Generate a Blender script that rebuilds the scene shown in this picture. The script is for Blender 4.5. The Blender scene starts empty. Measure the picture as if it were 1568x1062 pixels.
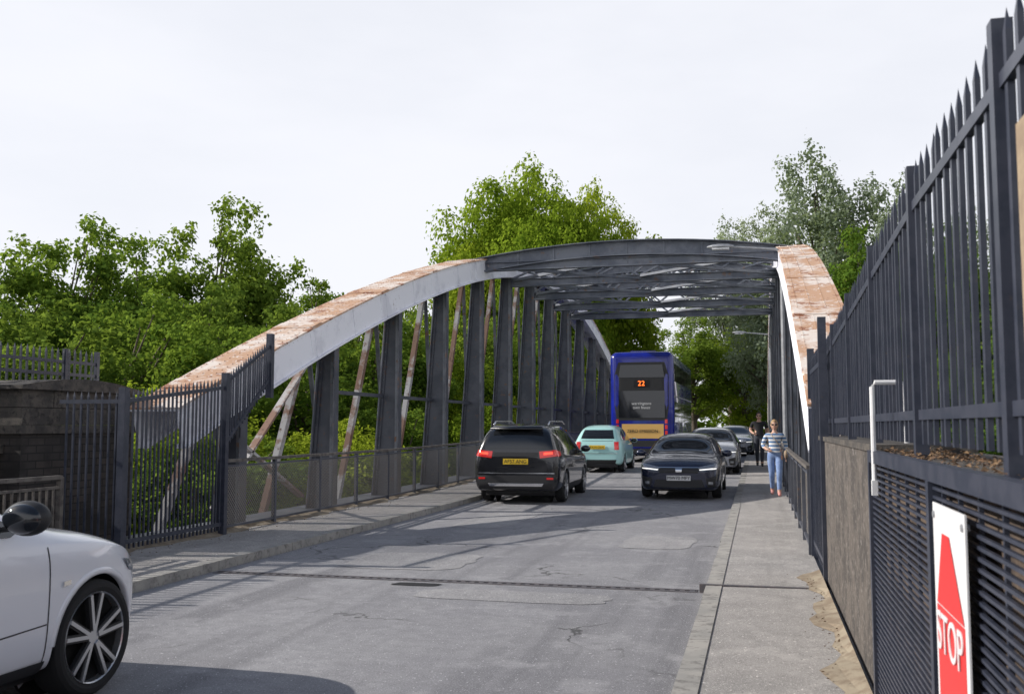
import bpy, bmesh, math, random
import numpy as np
from mathutils import Vector, Matrix
from mathutils.bvhtree import BVHTree
R = math.radians
scene = bpy.context.scene
random.seed(3)

# ---------------------------------------------------------------- materials
def nmat(name):
    m = bpy.data.materials.new(name); m.use_nodes = True
    nt = m.node_tree
    return m, nt, nt.nodes.get('Principled BSDF')
def N(nt, t): return nt.nodes.new(t)
def c4(c): return (c[0], c[1], c[2], 1)
def noise(nt, co, scale, detail=4, rough=.55):
    n = N(nt, 'ShaderNodeTexNoise'); n.inputs['Scale'].default_value = scale
    n.inputs['Detail'].default_value = detail; n.inputs['Roughness'].default_value = rough
    nt.links.new(co, n.inputs['Vector']); return n.outputs['Fac']
def ramp(nt, fac, a, b):
    n = N(nt, 'ShaderNodeMapRange'); n.interpolation_type = 'SMOOTHSTEP'
    n.inputs['From Min'].default_value = a; n.inputs['From Max'].default_value = b
    nt.links.new(fac, n.inputs['Value']); return n.outputs['Result']
def mix(nt, fac, c1, c2, mode='MIX'):
    n = N(nt, 'ShaderNodeMix'); n.data_type = 'RGBA'; n.blend_type = mode
    if hasattr(fac, 'node'): nt.links.new(fac, n.inputs[0])
    else: n.inputs[0].default_value = fac
    for i, v in ((6, c1), (7, c2)):
        if hasattr(v, 'node'): nt.links.new(v, n.inputs[i])
        else: n.inputs[i].default_value = c4(v)
    return n.outputs[2]
def math_(nt, op, a, b=None):
    n = N(nt, 'ShaderNodeMath'); n.operation = op
    for i, v in enumerate((a, b)):
        if v is None: continue
        if hasattr(v, 'node'): nt.links.new(v, n.inputs[i])
        else: n.inputs[i].default_value = v
    return n.outputs[0]
def objco(nt, scale=None):
    t = N(nt, 'ShaderNodeTexCoord')
    if scale is None: return t.outputs['Object']
    mp = N(nt, 'ShaderNodeMapping'); mp.inputs['Scale'].default_value = scale
    nt.links.new(t.outputs['Object'], mp.inputs['Vector']); return mp.outputs[0]
def bump(nt, b, h, strength=.3, dist=.01):
    n = N(nt, 'ShaderNodeBump'); n.inputs['Strength'].default_value = strength
    n.inputs['Distance'].default_value = dist
    nt.links.new(h, n.inputs['Height']); nt.links.new(n.outputs[0], b.inputs['Normal'])
def pmat(name, c1, c2=None, scale=3, lo=.4, hi=.6, rough=.7, metal=0, bmp=0, coat=0, c3=None, s3=12, lo3=.6, hi3=.7, emis=None, stretch=None, st3=None, c4_=None, s4=30, lo4=.6, hi4=.66):
    m, nt, b = nmat(name)
    b.inputs['Roughness'].default_value = rough; b.inputs['Metallic'].default_value = metal
    b.inputs['Base Color'].default_value = c4(c1)
    if coat:
        b.inputs['Coat Weight'].default_value = coat; b.inputs['Coat Roughness'].default_value = .04
    co = objco(nt, stretch)
    if c2:
        f = noise(nt, co, scale, 7, .65)
        col = mix(nt, ramp(nt, f, lo, hi), c1, c2)
        if c3:
            f3 = noise(nt, objco(nt, st3) if st3 else co, s3, 8, .7)
            col = mix(nt, ramp(nt, f3, lo3, hi3), col, c3)
        if c4_: col = mix(nt, ramp(nt, noise(nt, co, s4, 5, .7), lo4, hi4), col, c4_)
        nt.links.new(col, b.inputs['Base Color'])
    if bmp: bump(nt, b, noise(nt, co, 60, 6, .7), bmp, .01)
    if emis:
        b.inputs['Emission Color'].default_value = c4(emis[0]); b.inputs['Emission Strength'].default_value = emis[1]
    return m
def asphalt_mat(name, base, light, cracks=True):
    m, nt, b = nmat(name); co = objco(nt)
    big = noise(nt, co, .35, 5, .6)
    col = mix(nt, ramp(nt, big, .35, .65), base, light)
    st = noise(nt, objco(nt, (1.3, .06, 1)), 1.0, 4, .6)
    col = mix(nt, ramp(nt, st, .5, .68), col, tuple(x*.76 for x in base))
    pt = noise(nt, co, 1.3, 6, .7)
    col = mix(nt, math_(nt, 'MULTIPLY', ramp(nt, pt, .52, .60), .55), col, tuple(x*1.18 for x in light))
    med = noise(nt, co, 7, 6, .7)
    col = mix(nt, math_(nt, 'MULTIPLY', ramp(nt, med, .35, .7), .40), col, tuple(x*.62 for x in base))
    fine = noise(nt, co, 95, 3, .7)
    col = mix(nt, ramp(nt, fine, .55, .68), col, tuple(min(1, x*1.7) for x in light))
    chip = noise(nt, co, 38, 2, .6)
    col = mix(nt, ramp(nt, chip, .66, .70), col, tuple(min(1, x*2.1) for x in light))
    dk = noise(nt, co, 60, 2, .6)
    col = mix(nt, math_(nt, 'MULTIPLY', ramp(nt, dk, .40, .30), .7), col, tuple(x*.35 for x in base))
    if cracks:
        v = N(nt, 'ShaderNodeTexVoronoi'); v.feature = 'DISTANCE_TO_EDGE'; v.inputs['Scale'].default_value = .42
        w = N(nt, 'ShaderNodeTexNoise'); w.inputs['Scale'].default_value = 2.2; w.inputs['Detail'].default_value = 6
        nt.links.new(co, w.inputs['Vector'])
        va = N(nt, 'ShaderNodeVectorMath'); va.operation = 'MULTIPLY_ADD'
        nt.links.new(w.outputs['Color'], va.inputs[0]); va.inputs[1].default_value = (1.1, 1.1, 1.1)
        nt.links.new(co, va.inputs[2]); nt.links.new(va.outputs[0], v.inputs['Vector'])
        cr = ramp(nt, v.outputs['Distance'], .012, .003)
        cr = math_(nt, 'MULTIPLY', cr, ramp(nt, noise(nt, co, .5, 2), .48, .6))
        col = mix(nt, math_(nt, 'MULTIPLY', cr, .75), col, (.02, .02, .02))
    nt.links.new(col, b.inputs['Base Color']); b.inputs['Roughness'].default_value = .82
    bump(nt, b, fine, .5, .008)
    return m
def brick_mat(name, c1, c2, mortar):
    m, nt, b = nmat(name)
    t = N(nt, 'ShaderNodeTexCoord'); s = N(nt, 'ShaderNodeSeparateXYZ'); nt.links.new(t.outputs['Object'], s.inputs[0])
    cb = N(nt, 'ShaderNodeCombineXYZ')
    nt.links.new(math_(nt, 'ADD', s.outputs[0], s.outputs[1]), cb.inputs[0]); nt.links.new(s.outputs[2], cb.inputs[1])
    br = N(nt, 'ShaderNodeTexBrick'); nt.links.new(cb.outputs[0], br.inputs['Vector'])
    br.inputs['Scale'].default_value = 1; br.inputs['Color1'].default_value = c4(c1); br.inputs['Color2'].default_value = c4(c2)
    br.inputs['Mortar'].default_value = c4(mortar); br.inputs['Brick Width'].default_value = .30; br.inputs['Row Height'].default_value = .10
    br.inputs['Mortar Size'].default_value = .010
    col = mix(nt, ramp(nt, noise(nt, t.outputs['Object'], 1.6, 6), .4, .65), br.outputs['Color'], tuple(x*.6 for x in c1))
    nt.links.new(col, b.inputs['Base Color']); b.inputs['Roughness'].default_value = .9
    bump(nt, b, br.outputs['Fac'], -.6, .015)
    return m
def leaf_mat(name, dark, light, trans=.42):
    m = bpy.data.materials.new(name); m.use_nodes = True; nt = m.node_tree; nt.nodes.clear()
    out = N(nt, 'ShaderNodeOutputMaterial')
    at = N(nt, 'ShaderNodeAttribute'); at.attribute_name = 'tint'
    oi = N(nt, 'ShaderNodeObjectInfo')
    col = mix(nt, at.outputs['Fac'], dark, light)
    hs = N(nt, 'ShaderNodeHueSaturation'); nt.links.new(col, hs.inputs['Color'])
    mr = N(nt, 'ShaderNodeMapRange'); nt.links.new(oi.outputs['Random'], mr.inputs[0]); mr.inputs[3].default_value = .485; mr.inputs[4].default_value = .515
    nt.links.new(mr.outputs[0], hs.inputs['Hue'])
    mr2 = N(nt, 'ShaderNodeMapRange'); nt.links.new(oi.outputs['Random'], mr2.inputs[0]); mr2.inputs[3].default_value = 1.2; mr2.inputs[4].default_value = .85
    nt.links.new(mr2.outputs[0], hs.inputs['Value'])
    d = N(nt, 'ShaderNodeBsdfDiffuse'); t = N(nt, 'ShaderNodeBsdfTranslucent')
    nt.links.new(hs.outputs[0], d.inputs['Color'])
    tc = mix(nt, .4, hs.outputs[0], (.38, .50, .05)); nt.links.new(tc, t.inputs['Color'])
    m1 = N(nt, 'ShaderNodeMixShader'); m1.inputs[0].default_value = trans
    nt.links.new(d.outputs[0], m1.inputs[1]); nt.links.new(t.outputs[0], m1.inputs[2])
    nt.links.new(m1.outputs[0], out.inputs[0])
    return m
def mesh_mat(name, col, pitch=.05, wire=.2):
    m, nt, b = nmat(name); t = N(nt, 'ShaderNodeTexCoord'); s = N(nt, 'ShaderNodeSeparateXYZ'); nt.links.new(t.outputs['Object'], s.inputs[0])
    fs = []
    for sg in (1, -1):
        a = math_(nt, 'MULTIPLY', s.outputs[2], sg*1.0)
        a = math_(nt, 'DIVIDE', math_(nt, 'ADD', s.outputs[1], a), pitch)
        fs.append(math_(nt, 'LESS_THAN', math_(nt, 'FRACT', a), wire))
    nt.links.new(math_(nt, 'MAXIMUM', fs[0], fs[1]), b.inputs['Alpha']); b.inputs['Base Color'].default_value = c4(col); b.inputs['Roughness'].default_value = .6
    return m

M = {}
M['asphalt'] = asphalt_mat('asphalt', (.225, .222, .236), (.30, .295, .303))
M['asphalt_old'] = asphalt_mat('asphalt_patch', (.28, .275, .28), (.34, .33, .33), False)
M['pave'] = asphalt_mat('footway_asphalt', (.30, .285, .27), (.39, .365, .345), False)
M['kerb'] = pmat('kerb_stone', (.30, .29, .27), (.38, .36, .33), 2.5, rough=.85, bmp=.3, c3=(.18, .17, .16), s3=9, lo3=.5, hi3=.66)
M['dirt'] = pmat('verge_dirt', (.22, .17, .12), (.31, .26, .19), 6, rough=.95, bmp=.5)
M['ground'] = pmat('ground', (.05, .075, .022), (.09, .10, .035), 1.2, rough=.95, bmp=.5, c3=(.12, .09, .055), s3=.5)
M['conc'] = pmat('weathered_wall', (.115, .098, .085), (.065, .057, .052), 3.2, lo=.42, hi=.58, rough=.92, bmp=.9, c3=(.22, .195, .175), s3=24, lo3=.52, hi3=.66, c4_=(.36,.33,.31), s4=5, lo4=.67, hi4=.70)
M['cope'] = pmat('coping_stone', (.060, .054, .050), (.11, .096, .082), 5, rough=.9, bmp=.8, c3=(.03,.027,.026), s3=14, lo3=.5, hi3=.66)
M['brown'] = pmat('weathered_panel', (.06, .044, .036), (.125, .09, .066), 5, rough=.9, bmp=.4)
M['brick'] = brick_mat('soot_brick', (.045, .040, .038), (.078, .064, .056), (.025, .023, .022))
M['navy'] = pmat('fence_paint', (.028, .034, .054), (.045, .05, .072), 8, rough=.40, c3=(.10, .07, .05), s3=25, lo3=.64, hi3=.72)
M['blackmetal'] = pmat('railing_paint', (.035, .037, .045), (.07, .065, .06), 8, rough=.55)
M['oldrail'] = pmat('weathered_railing', (.15, .135, .12), (.08, .07, .065), 8, rough=.7)
M['web'] = pmat('white_bridge_paint', (.92, .92, .97), (.78, .78, .84), 1.1, lo=.5, hi=.62, rough=.5, bmp=.15, c3=(.26, .18, .14), s3=2.6, lo3=.645, hi3=.69, c4_=(.42,.38,.36), s4=9, lo4=.66, hi4=.71)
M['rust'] = pmat('peeling_rusty_flange', (.74, .65, .58), (.54, .33, .21), 1.1, lo=.42, hi=.54, rough=.8, bmp=.5, c3=(.33, .15, .085), s3=3.4, lo3=.55, hi3=.61, c4_=(.78,.74,.70), s4=8, lo4=.59, hi4=.63)
M['hang'] = pmat('blue_grey_bridge_paint', (.055, .061, .080), (.088, .094, .115), 1.6, rough=.5, bmp=.1, c3=(.15, .085, .058), s3=5, lo3=.59, hi3=.67)
M['flg'] = pmat('pale_flange_paint', (.21, .22, .25), (.11, .12, .145), 1.2, rough=.5, bmp=.1, c3=(.22, .115, .07), s3=4, lo3=.56, hi3=.65)
M['strut'] = pmat('rusty_strut_paint', (.48, .47, .48), (.25, .15, .11), .8, lo=.46, hi=.53, rough=.7, bmp=.2, c3=(.12,.07,.05), s3=6, lo3=.56, hi3=.66)
M['truss'] = pmat('portal_paint', (.115, .13, .165), (.195, .21, .245), 1.2, rough=.5, bmp=.1, c3=(.22, .135, .09), s3=4, lo3=.59, hi3=.69)
M['mesh'] = mesh_mat('wire_mesh', (.22, .20, .18), .06, .27)
M['galv'] = pmat('galvanised_steel', (.42, .43, .45), (.34, .35, .37), 8, rough=.5, metal=.5)
M['white'] = pmat('white_paint', (.78, .78, .78), (.70, .70, .71), 9, rough=.45)
M['red'] = pmat('sign_red', (.72, .03, .03), rough=.4)
M['tan'] = pmat('tan_board', (.34, .26, .17), (.26, .19, .13), 9, rough=.8)
M['steel'] = pmat('joint_steel', (.10, .095, .105), (.15, .13, .13), 14, rough=.5, metal=.3)
M['bark'] = pmat('bark', (.10, .08, .06), (.17, .14, .11), 6, rough=.95, bmp=.6)
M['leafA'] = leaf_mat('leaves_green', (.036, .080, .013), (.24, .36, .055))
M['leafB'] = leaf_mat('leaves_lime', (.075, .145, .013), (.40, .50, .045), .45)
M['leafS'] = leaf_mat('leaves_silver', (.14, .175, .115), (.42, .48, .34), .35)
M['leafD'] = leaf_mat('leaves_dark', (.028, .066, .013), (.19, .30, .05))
M['glass'] = pmat('car_glass', (.012, .014, .018), rough=.04, coat=.6)
M['tyre'] = pmat('tyre_rubber', (.018, .018, .019), rough=.85)
M['well'] = pmat('wheel_well', (.008, .008, .008), rough=.95)
M['alloy'] = pmat('alloy', (.55, .56, .58), rough=.28, metal=.85)
M['trim'] = pmat('black_trim', (.022, .022, .024), rough=.55)
M['gap'] = pmat('panel_gap', (.01, .01, .012), rough=.8)
M['chrome'] = pmat('chrome', (.75, .76, .78), rough=.12, metal=1)
M['tail'] = pmat('tail_lamp', (.35, .008, .01), rough=.15, coat=1, emis=((1, .03, .02), .25))
M['brake'] = pmat('lit_brake_lamp', (.8, .02, .02), rough=.2, emis=((1, .06, .03), 2.5))
M['lamp'] = pmat('headlamp_glass', (.28, .30, .33), rough=.08, metal=.4, coat=1)
M['drl'] = pmat('lit_running_lamp', (.9, .9, .9), rough=.2, emis=((1, .97, .9), 1.0))
M['ylw'] = pmat('plate_yellow', (.75, .50, .03), rough=.4)
M['plw'] = pmat('plate_white', (.75, .75, .74), rough=.4)
M['blk'] = pmat('plate_letters', (.01, .01, .01), rough=.5)
M['p_black'] = pmat('paint_black', (.010, .011, .015), rough=.25, metal=.3, coat=1)
M['p_navy'] = pmat('paint_navy', (.010, .015, .042), rough=.25, metal=.3, coat=1)
M['p_teal'] = pmat('paint_mint', (.42, .72, .70), rough=.3, coat=.8)
M['p_white'] = pmat('paint_white', (.80, .81, .86), rough=.25, coat=1)
M['p_silver'] = pmat('paint_silver', (.35, .37, .42), rough=.25, metal=.6, coat=1)
M['p_bus'] = pmat('bus_blue', (.008, .018, .30), (.007, .014, .22), 2, rough=.22, coat=.8)
M['busyel'] = pmat('bus_advert_panel', (.78, .47, .14), rough=.5)
M['amber'] = pmat('destination_led', (.9, .15, .02), rough=.5, emis=((1, .16, .02), 2.5))
M['skin'] = pmat('skin', (.55, .33, .24), rough=.55)
M['jeans'] = pmat('jeans', (.16, .24, .44), (.22, .31, .52), 12, rough=.85)
M['hair'] = pmat('blonde_hair', (.42, .27, .13), (.30, .18, .08), 30, rough=.6)
M['hairD'] = pmat('dark_hair', (.04, .03, .02), rough=.6)
M['shoe'] = pmat('shoes', (.55, .25, .22), rough=.6)
M['shoeD'] = pmat('dark_shoes', (.03, .03, .03), rough=.6)
M['blackc'] = pmat('black_cloth', (.02, .02, .024), rough=.9)
M['trouser'] = pmat('dark_trousers', (.05, .055, .07), rough=.9)
M['lime'] = pmat('hi_vis_cloth', (.35, .75, .05), rough=.9)
M['litter'] = pmat('dead_leaves', (.13, .075, .045), (.22, .14, .075), 30, rough=.95)
m, nt, b = nmat('striped_knit'); t = N(nt, 'ShaderNodeTexCoord'); s = N(nt, 'ShaderNodeSeparateXYZ'); nt.links.new(t.outputs['Object'], s.inputs[0])
lt = math_(nt, 'LESS_THAN', math_(nt, 'FRACT', math_(nt, 'DIVIDE', s.outputs[2], .085)), .5)
nt.links.new(mix(nt, lt, (.75, .75, .75), (.10, .20, .38)), b.inputs['Base Color']); b.inputs['Roughness'].default_value = .9
M['stripe'] = m

# ---------------------------------------------------------------- mesh builder
class MB:
    def __init__(s): s.v = []; s.f = []; s.m = []; s.mats = []
    def mi(s, k):
        if k not in s.mats: s.mats.append(k)
        return s.mats.index(k)
    def add(s, vs, fs, k):
        o = len(s.v); s.v += [tuple(v) for v in vs]; i = s.mi(k)
        for f in fs: s.f.append([o+a for a in f]); s.m.append(i)
    def hexa(s, p, k): s.add(p, [(0,3,2,1),(4,5,6,7),(0,1,5,4),(1,2,6,5),(2,3,7,6),(3,0,4,7)], k)
    def box(s, x0, x1, y0, y1, z0, z1, k):
        s.hexa([(x0,y0,z0),(x1,y0,z0),(x1,y1,z0),(x0,y1,z0),(x0,y0,z1),(x1,y0,z1),(x1,y1,z1),(x0,y1,z1)], k)
    def bar(s, a, b, w, h, k, up=(0,0,1)):
        a = Vector(a); b = Vector(b); d = (b-a).normalized(); u = Vector(up)
        sx = d.cross(u)
        if sx.length < 1e-3: sx = d.cross(Vector((1,0,0)))
        sx.normalize(); su = sx.cross(d).normalized()
        sx *= w/2; su *= h/2
        s.hexa([a-sx-su, a+sx-su, b+sx-su, b-sx-su, a-sx+su, a+sx+su, b+sx+su, b-sx+su], k)
    def tube(s, pts, rad, k, n=8, caps=True):
        pts = [Vector(p) for p in pts]; rings = []
        if not hasattr(rad, '__len__'): rad = [rad]*len(pts)
        for i, p in enumerate(pts):
            d = (pts[min(i+1, len(pts)-1)]-pts[max(i-1, 0)]).normalized()
            x = d.cross(Vector((0,.1,1)))
            if x.length < .15: x = d.cross(Vector((1,0,0)))
            x.normalize(); y = d.cross(x)
            rings.append([p+(x*math.cos(2*math.pi*j/n)+y*math.sin(2*math.pi*j/n))*rad[i] for j in range(n)])
        vs = [q for r in rings for q in r]; fs = []
        for i in range(len(pts)-1):
            for j in range(n):
                a = i*n+j; b_ = i*n+(j+1) % n
                fs.append((a, b_, b_+n, a+n))
        if caps: fs.append(tuple(range(n))[::-1]); fs.append(tuple(range((len(pts)-1)*n, len(pts)*n)))
        s.add(vs, fs, k)
    def sweep(s, prof, ys, k, zf=None, close=True):
        n = len(prof); vs = []; fs = []
        for y in ys:
            dz = zf(y) if zf else 0
            vs += [(x, y, z+dz) for x, z in prof]
        for i in range(len(ys)-1):
            for j in range(n if close else n-1):
                a = i*n+j; b_ = i*n+(j+1) % n
                fs.append((a, b_, b_+n, a+n))
        if close: fs.append(tuple(range(n))); fs.append(tuple(range((len(ys)-1)*n, len(ys)*n))[::-1])
        s.add(vs, fs, k)
    def ell(s, c, r, k, nu=14, nv=10):
        vs = []; fs = []
        for i in range(nv+1):
            a = math.pi*i/nv
            for j in range(nu):
                t = 2*math.pi*j/nu
                vs.append((c[0]+r[0]*math.sin(a)*math.cos(t), c[1]+r[1]*math.sin(a)*math.sin(t), c[2]+r[2]*math.cos(a)))
        for i in range(nv):
            for j in range(nu):
                a = i*nu+j; b_ = i*nu+(j+1) % nu
                fs.append((a, a+nu, b_+nu, b_))
        s.add(vs, fs, k)
    def obj(s, name, smooth=False, parent=None, fix=True):
        me = bpy.data.meshes.new(name); me.from_pydata(s.v, [], s.f)
        for k in s.mats: me.materials.append(M[k])
        me.polygons.foreach_set('material_index', s.m)
        if smooth: me.polygons.foreach_set('use_smooth', [True]*len(s.f))
        me.update()
        if fix:
            bm = bmesh.new(); bm.from_mesh(me); bmesh.ops.recalc_face_normals(bm, faces=bm.faces); bm.to_mesh(me); bm.free()
        o = bpy.data.objects.new(name, me); scene.collection.objects.link(o)
        if parent: o.parent = parent
        return o
def empty(name, loc=(0,0,0), rz=0):
    e = bpy.data.objects.new(name, None); scene.collection.objects.link(e); e.location = loc; e.rotation_euler = (0, 0, rz); e.empty_display_size = .2
    return e
def ss(t): t = max(0, min(1, t)); return t*t*(3-2*t)
def zg(y): return .25*ss((y-18)/24)
def fr_(a, b, st):
    n = max(1, int(round((b-a)/st))); return [a+(b-a)*i/n for i in range(n+1)]
def text(s_, size, k, loc, rot, parent, name='lettering', ext=.002, sx=1):
    cu = bpy.data.curves.new(name, 'FONT'); cu.body = s_; cu.size = size; cu.extrude = ext; cu.align_x = 'CENTER'; cu.align_y = 'CENTER'
    o = bpy.data.objects.new(name, cu); scene.collection.objects.link(o)
    dg = bpy.context.evaluated_depsgraph_get(); me = bpy.data.meshes.new_from_object(o.evaluated_get(dg))
    bpy.data.objects.remove(o); me.materials.clear(); me.materials.append(M[k])
    o = bpy.data.objects.new(name, me); scene.collection.objects.link(o); o.location = loc; o.rotation_euler = rot; o.scale = (sx, 1, 1); o.parent = parent
    return o

# ---------------------------------------------------------------- ground & road
def th(X, Y):
    d = max(-9.6-X, X-2.2, 0); z = -.08-4*ss(d/8)
    r = ss((Y-10.6)/5)*ss((70-Y)/5)
    z = z*(1-r)-4.6*r
    return z+(.25 if Y > 60 else 0)*(1-ss(d/8))*(1-r) + .35*math.sin(X*.21+1)*math.sin(Y*.17)*ss(d/8)
xs = [-600,-300,-150,-100]+fr_(-80,-12,3)+fr_(-11,4,.6)+fr_(6,60,3)+[90,150,300,600]
ys = [-300,-100,-40]+fr_(-20,8,3)+fr_(9,18,.6)+fr_(20,62,3)+fr_(63,80,1)+fr_(84,130,4)+[160,250,400,900]
mb = MB(); vs = [(x, y, th(x, y)) for y in ys for x in xs]; n = len(xs)
mb.add(vs, [(j*n+i, j*n+i+1, (j+1)*n+i+1, (j+1)*n+i) for j in range(len(ys)-1) for i in range(n-1)], 'ground')
mb.obj('ground', smooth=True, fix=False)
mb = MB(); mb.sweep([(-6.05, 0), (-.55, 0)], fr_(-25, 120, 1), 'asphalt', zg, close=False); mb.obj('road', fix=False)
mb = MB()
def blob(x0,x1,y0,y1,seed,k_='asphalt_old',z=.004):
    r_ = random.Random(seed); cx,cy=(x0+x1)/2,(y0+y1)/2; a,b_=(x1-x0)/2,(y1-y0)/2; pts=[]
    for i in range(36):
        t=2*math.pi*i/36; c_,s_=math.cos(t),math.sin(t); k=(abs(c_)**5+abs(s_)**5)**(-.2)
        k*=r_.uniform(.94,1.03); pts.append((cx+a*c_*k+.04*s_,cy+b_*s_*k,z))
    mb.add(pts,[tuple(range(36))],k_)
for i, q in enumerate([(-3.3,-1.4,9.1,9.7),(-1.9,-.9,13.4,15.0),(-4.9,-3.4,10.8,12.3),(-5.0,-4.0,15.5,19)]): blob(*q, i)
blob(-3.75,-3.25,9.76,9.94,9,'gap',.006)
mb.obj('road_repair_patch', fix=False)
mb = MB(); mb.box(-6.0,-.62,10.05,10.10,-.05,.006,'steel'); mb.box(-6.0,-.62,10.17,10.22,-.05,.006,'steel'); mb.box(-6.0,-.62,10.105,10.165,-.05,.002,'gap')
for x in fr_(-5.9,-.7,.1): mb.box(x,x+.05,10.10,10.17,-.04,.005,'steel')
mb.obj('expansion_joint')
mb = MB(); P = .10
mb.sweep([(-7.75,-.3),(-7.75,P),(-6.22,P),(-6.22,-.3)], fr_(10.1,70,1), 'pave', zg)
mb.sweep([(-9.3,-.3),(-9.3,P),(-6.22,P),(-6.22,-.3)], fr_(-25,10.096,1), 'pave', zg)
mb.sweep([(-12,-.3),(-12,P),(-6.22,P),(-6.22,-.3)], fr_(70.01,115,1), 'pave', zg)
mb.obj('footway')
mb = MB()
mb.sweep([(-.38,-.3),(-.38,.07),(.66,.08),(.66,-.3)], fr_(-25,10.05,1), 'pave', zg)
mb.sweep([(-.38,-.3),(-.38,.07),(.62,.08),(.62,-.3)], fr_(10.12,115,1), 'pave', zg)
mb.box(-.6,.6,10.055,10.115,-.2,.085,'steel')
mb.obj('footway')
mb = MB()
for y in fr_(-20,114,.92):
    z = zg(y); j1 = random.uniform(-.006,.006)
    mb.box(-6.22,-6.06+j1,y+.004,y+.914,-.2,P+.004+z+j1*.5,'kerb')
    mb.hexa([(-.56,y+.004,-.2),(-.38,y+.004,-.2),(-.38,y+.914,-.2),(-.56,y+.914,-.2),(-.535+j1,y+.004,.075+z),(-.38,y+.004,.078+z),(-.38,y+.914,.078+z),(-.535+j1,y+.914,.075+z)],'kerb')
mb.obj('kerb')
mb = MB(); vs=[]
yy = fr_(0.5,11,.25)
for y in yy:
    w = .14+.07*math.sin(y*3.1)+.05*math.sin(y*7.7); vs += [(.60,y,.14),(.60-w*.5,y,.105),(.60-w,y,.083)]
mb.add(vs, [(i*3+j,i*3+j+1,i*3+j+4,i*3+j+3) for i in range(len(yy)-1) for j in range(2)], 'dirt')
yy = fr_(-8,30,.25); vs=[]
for y in yy:
    w = .22+.08*math.sin(y*2.1)+.06*math.sin(y*6.7); vs += [(-7.72,y,.17+zg(y)),(-7.72+w*.5,y,.13+zg(y)),(-7.72+w,y,.103+zg(y))]
mb.add(vs, [(i*3+j,i*3+j+1,i*3+j+4,i*3+j+3) for i in range(len(yy)-1) for j in range(2)], 'dirt')
for i in range(500):
    if random.random() < .5: x = .58-abs(random.gauss(0,.10)); y = random.uniform(2,11)
    else: x = -7.6+abs(random.gauss(0,.25)); y = random.uniform(7,20)
    s_ = random.uniform(.005,.013); z = .10
    mb.add([(x-s_,y,z),(x,y-s_,z+s_),(x+s_,y,z+.002),(x,y+s_,z+s_*.6)], [(0,1,2),(0,2,3)], 'litter')
mb.obj('verge_dirt', fix=False)

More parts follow.
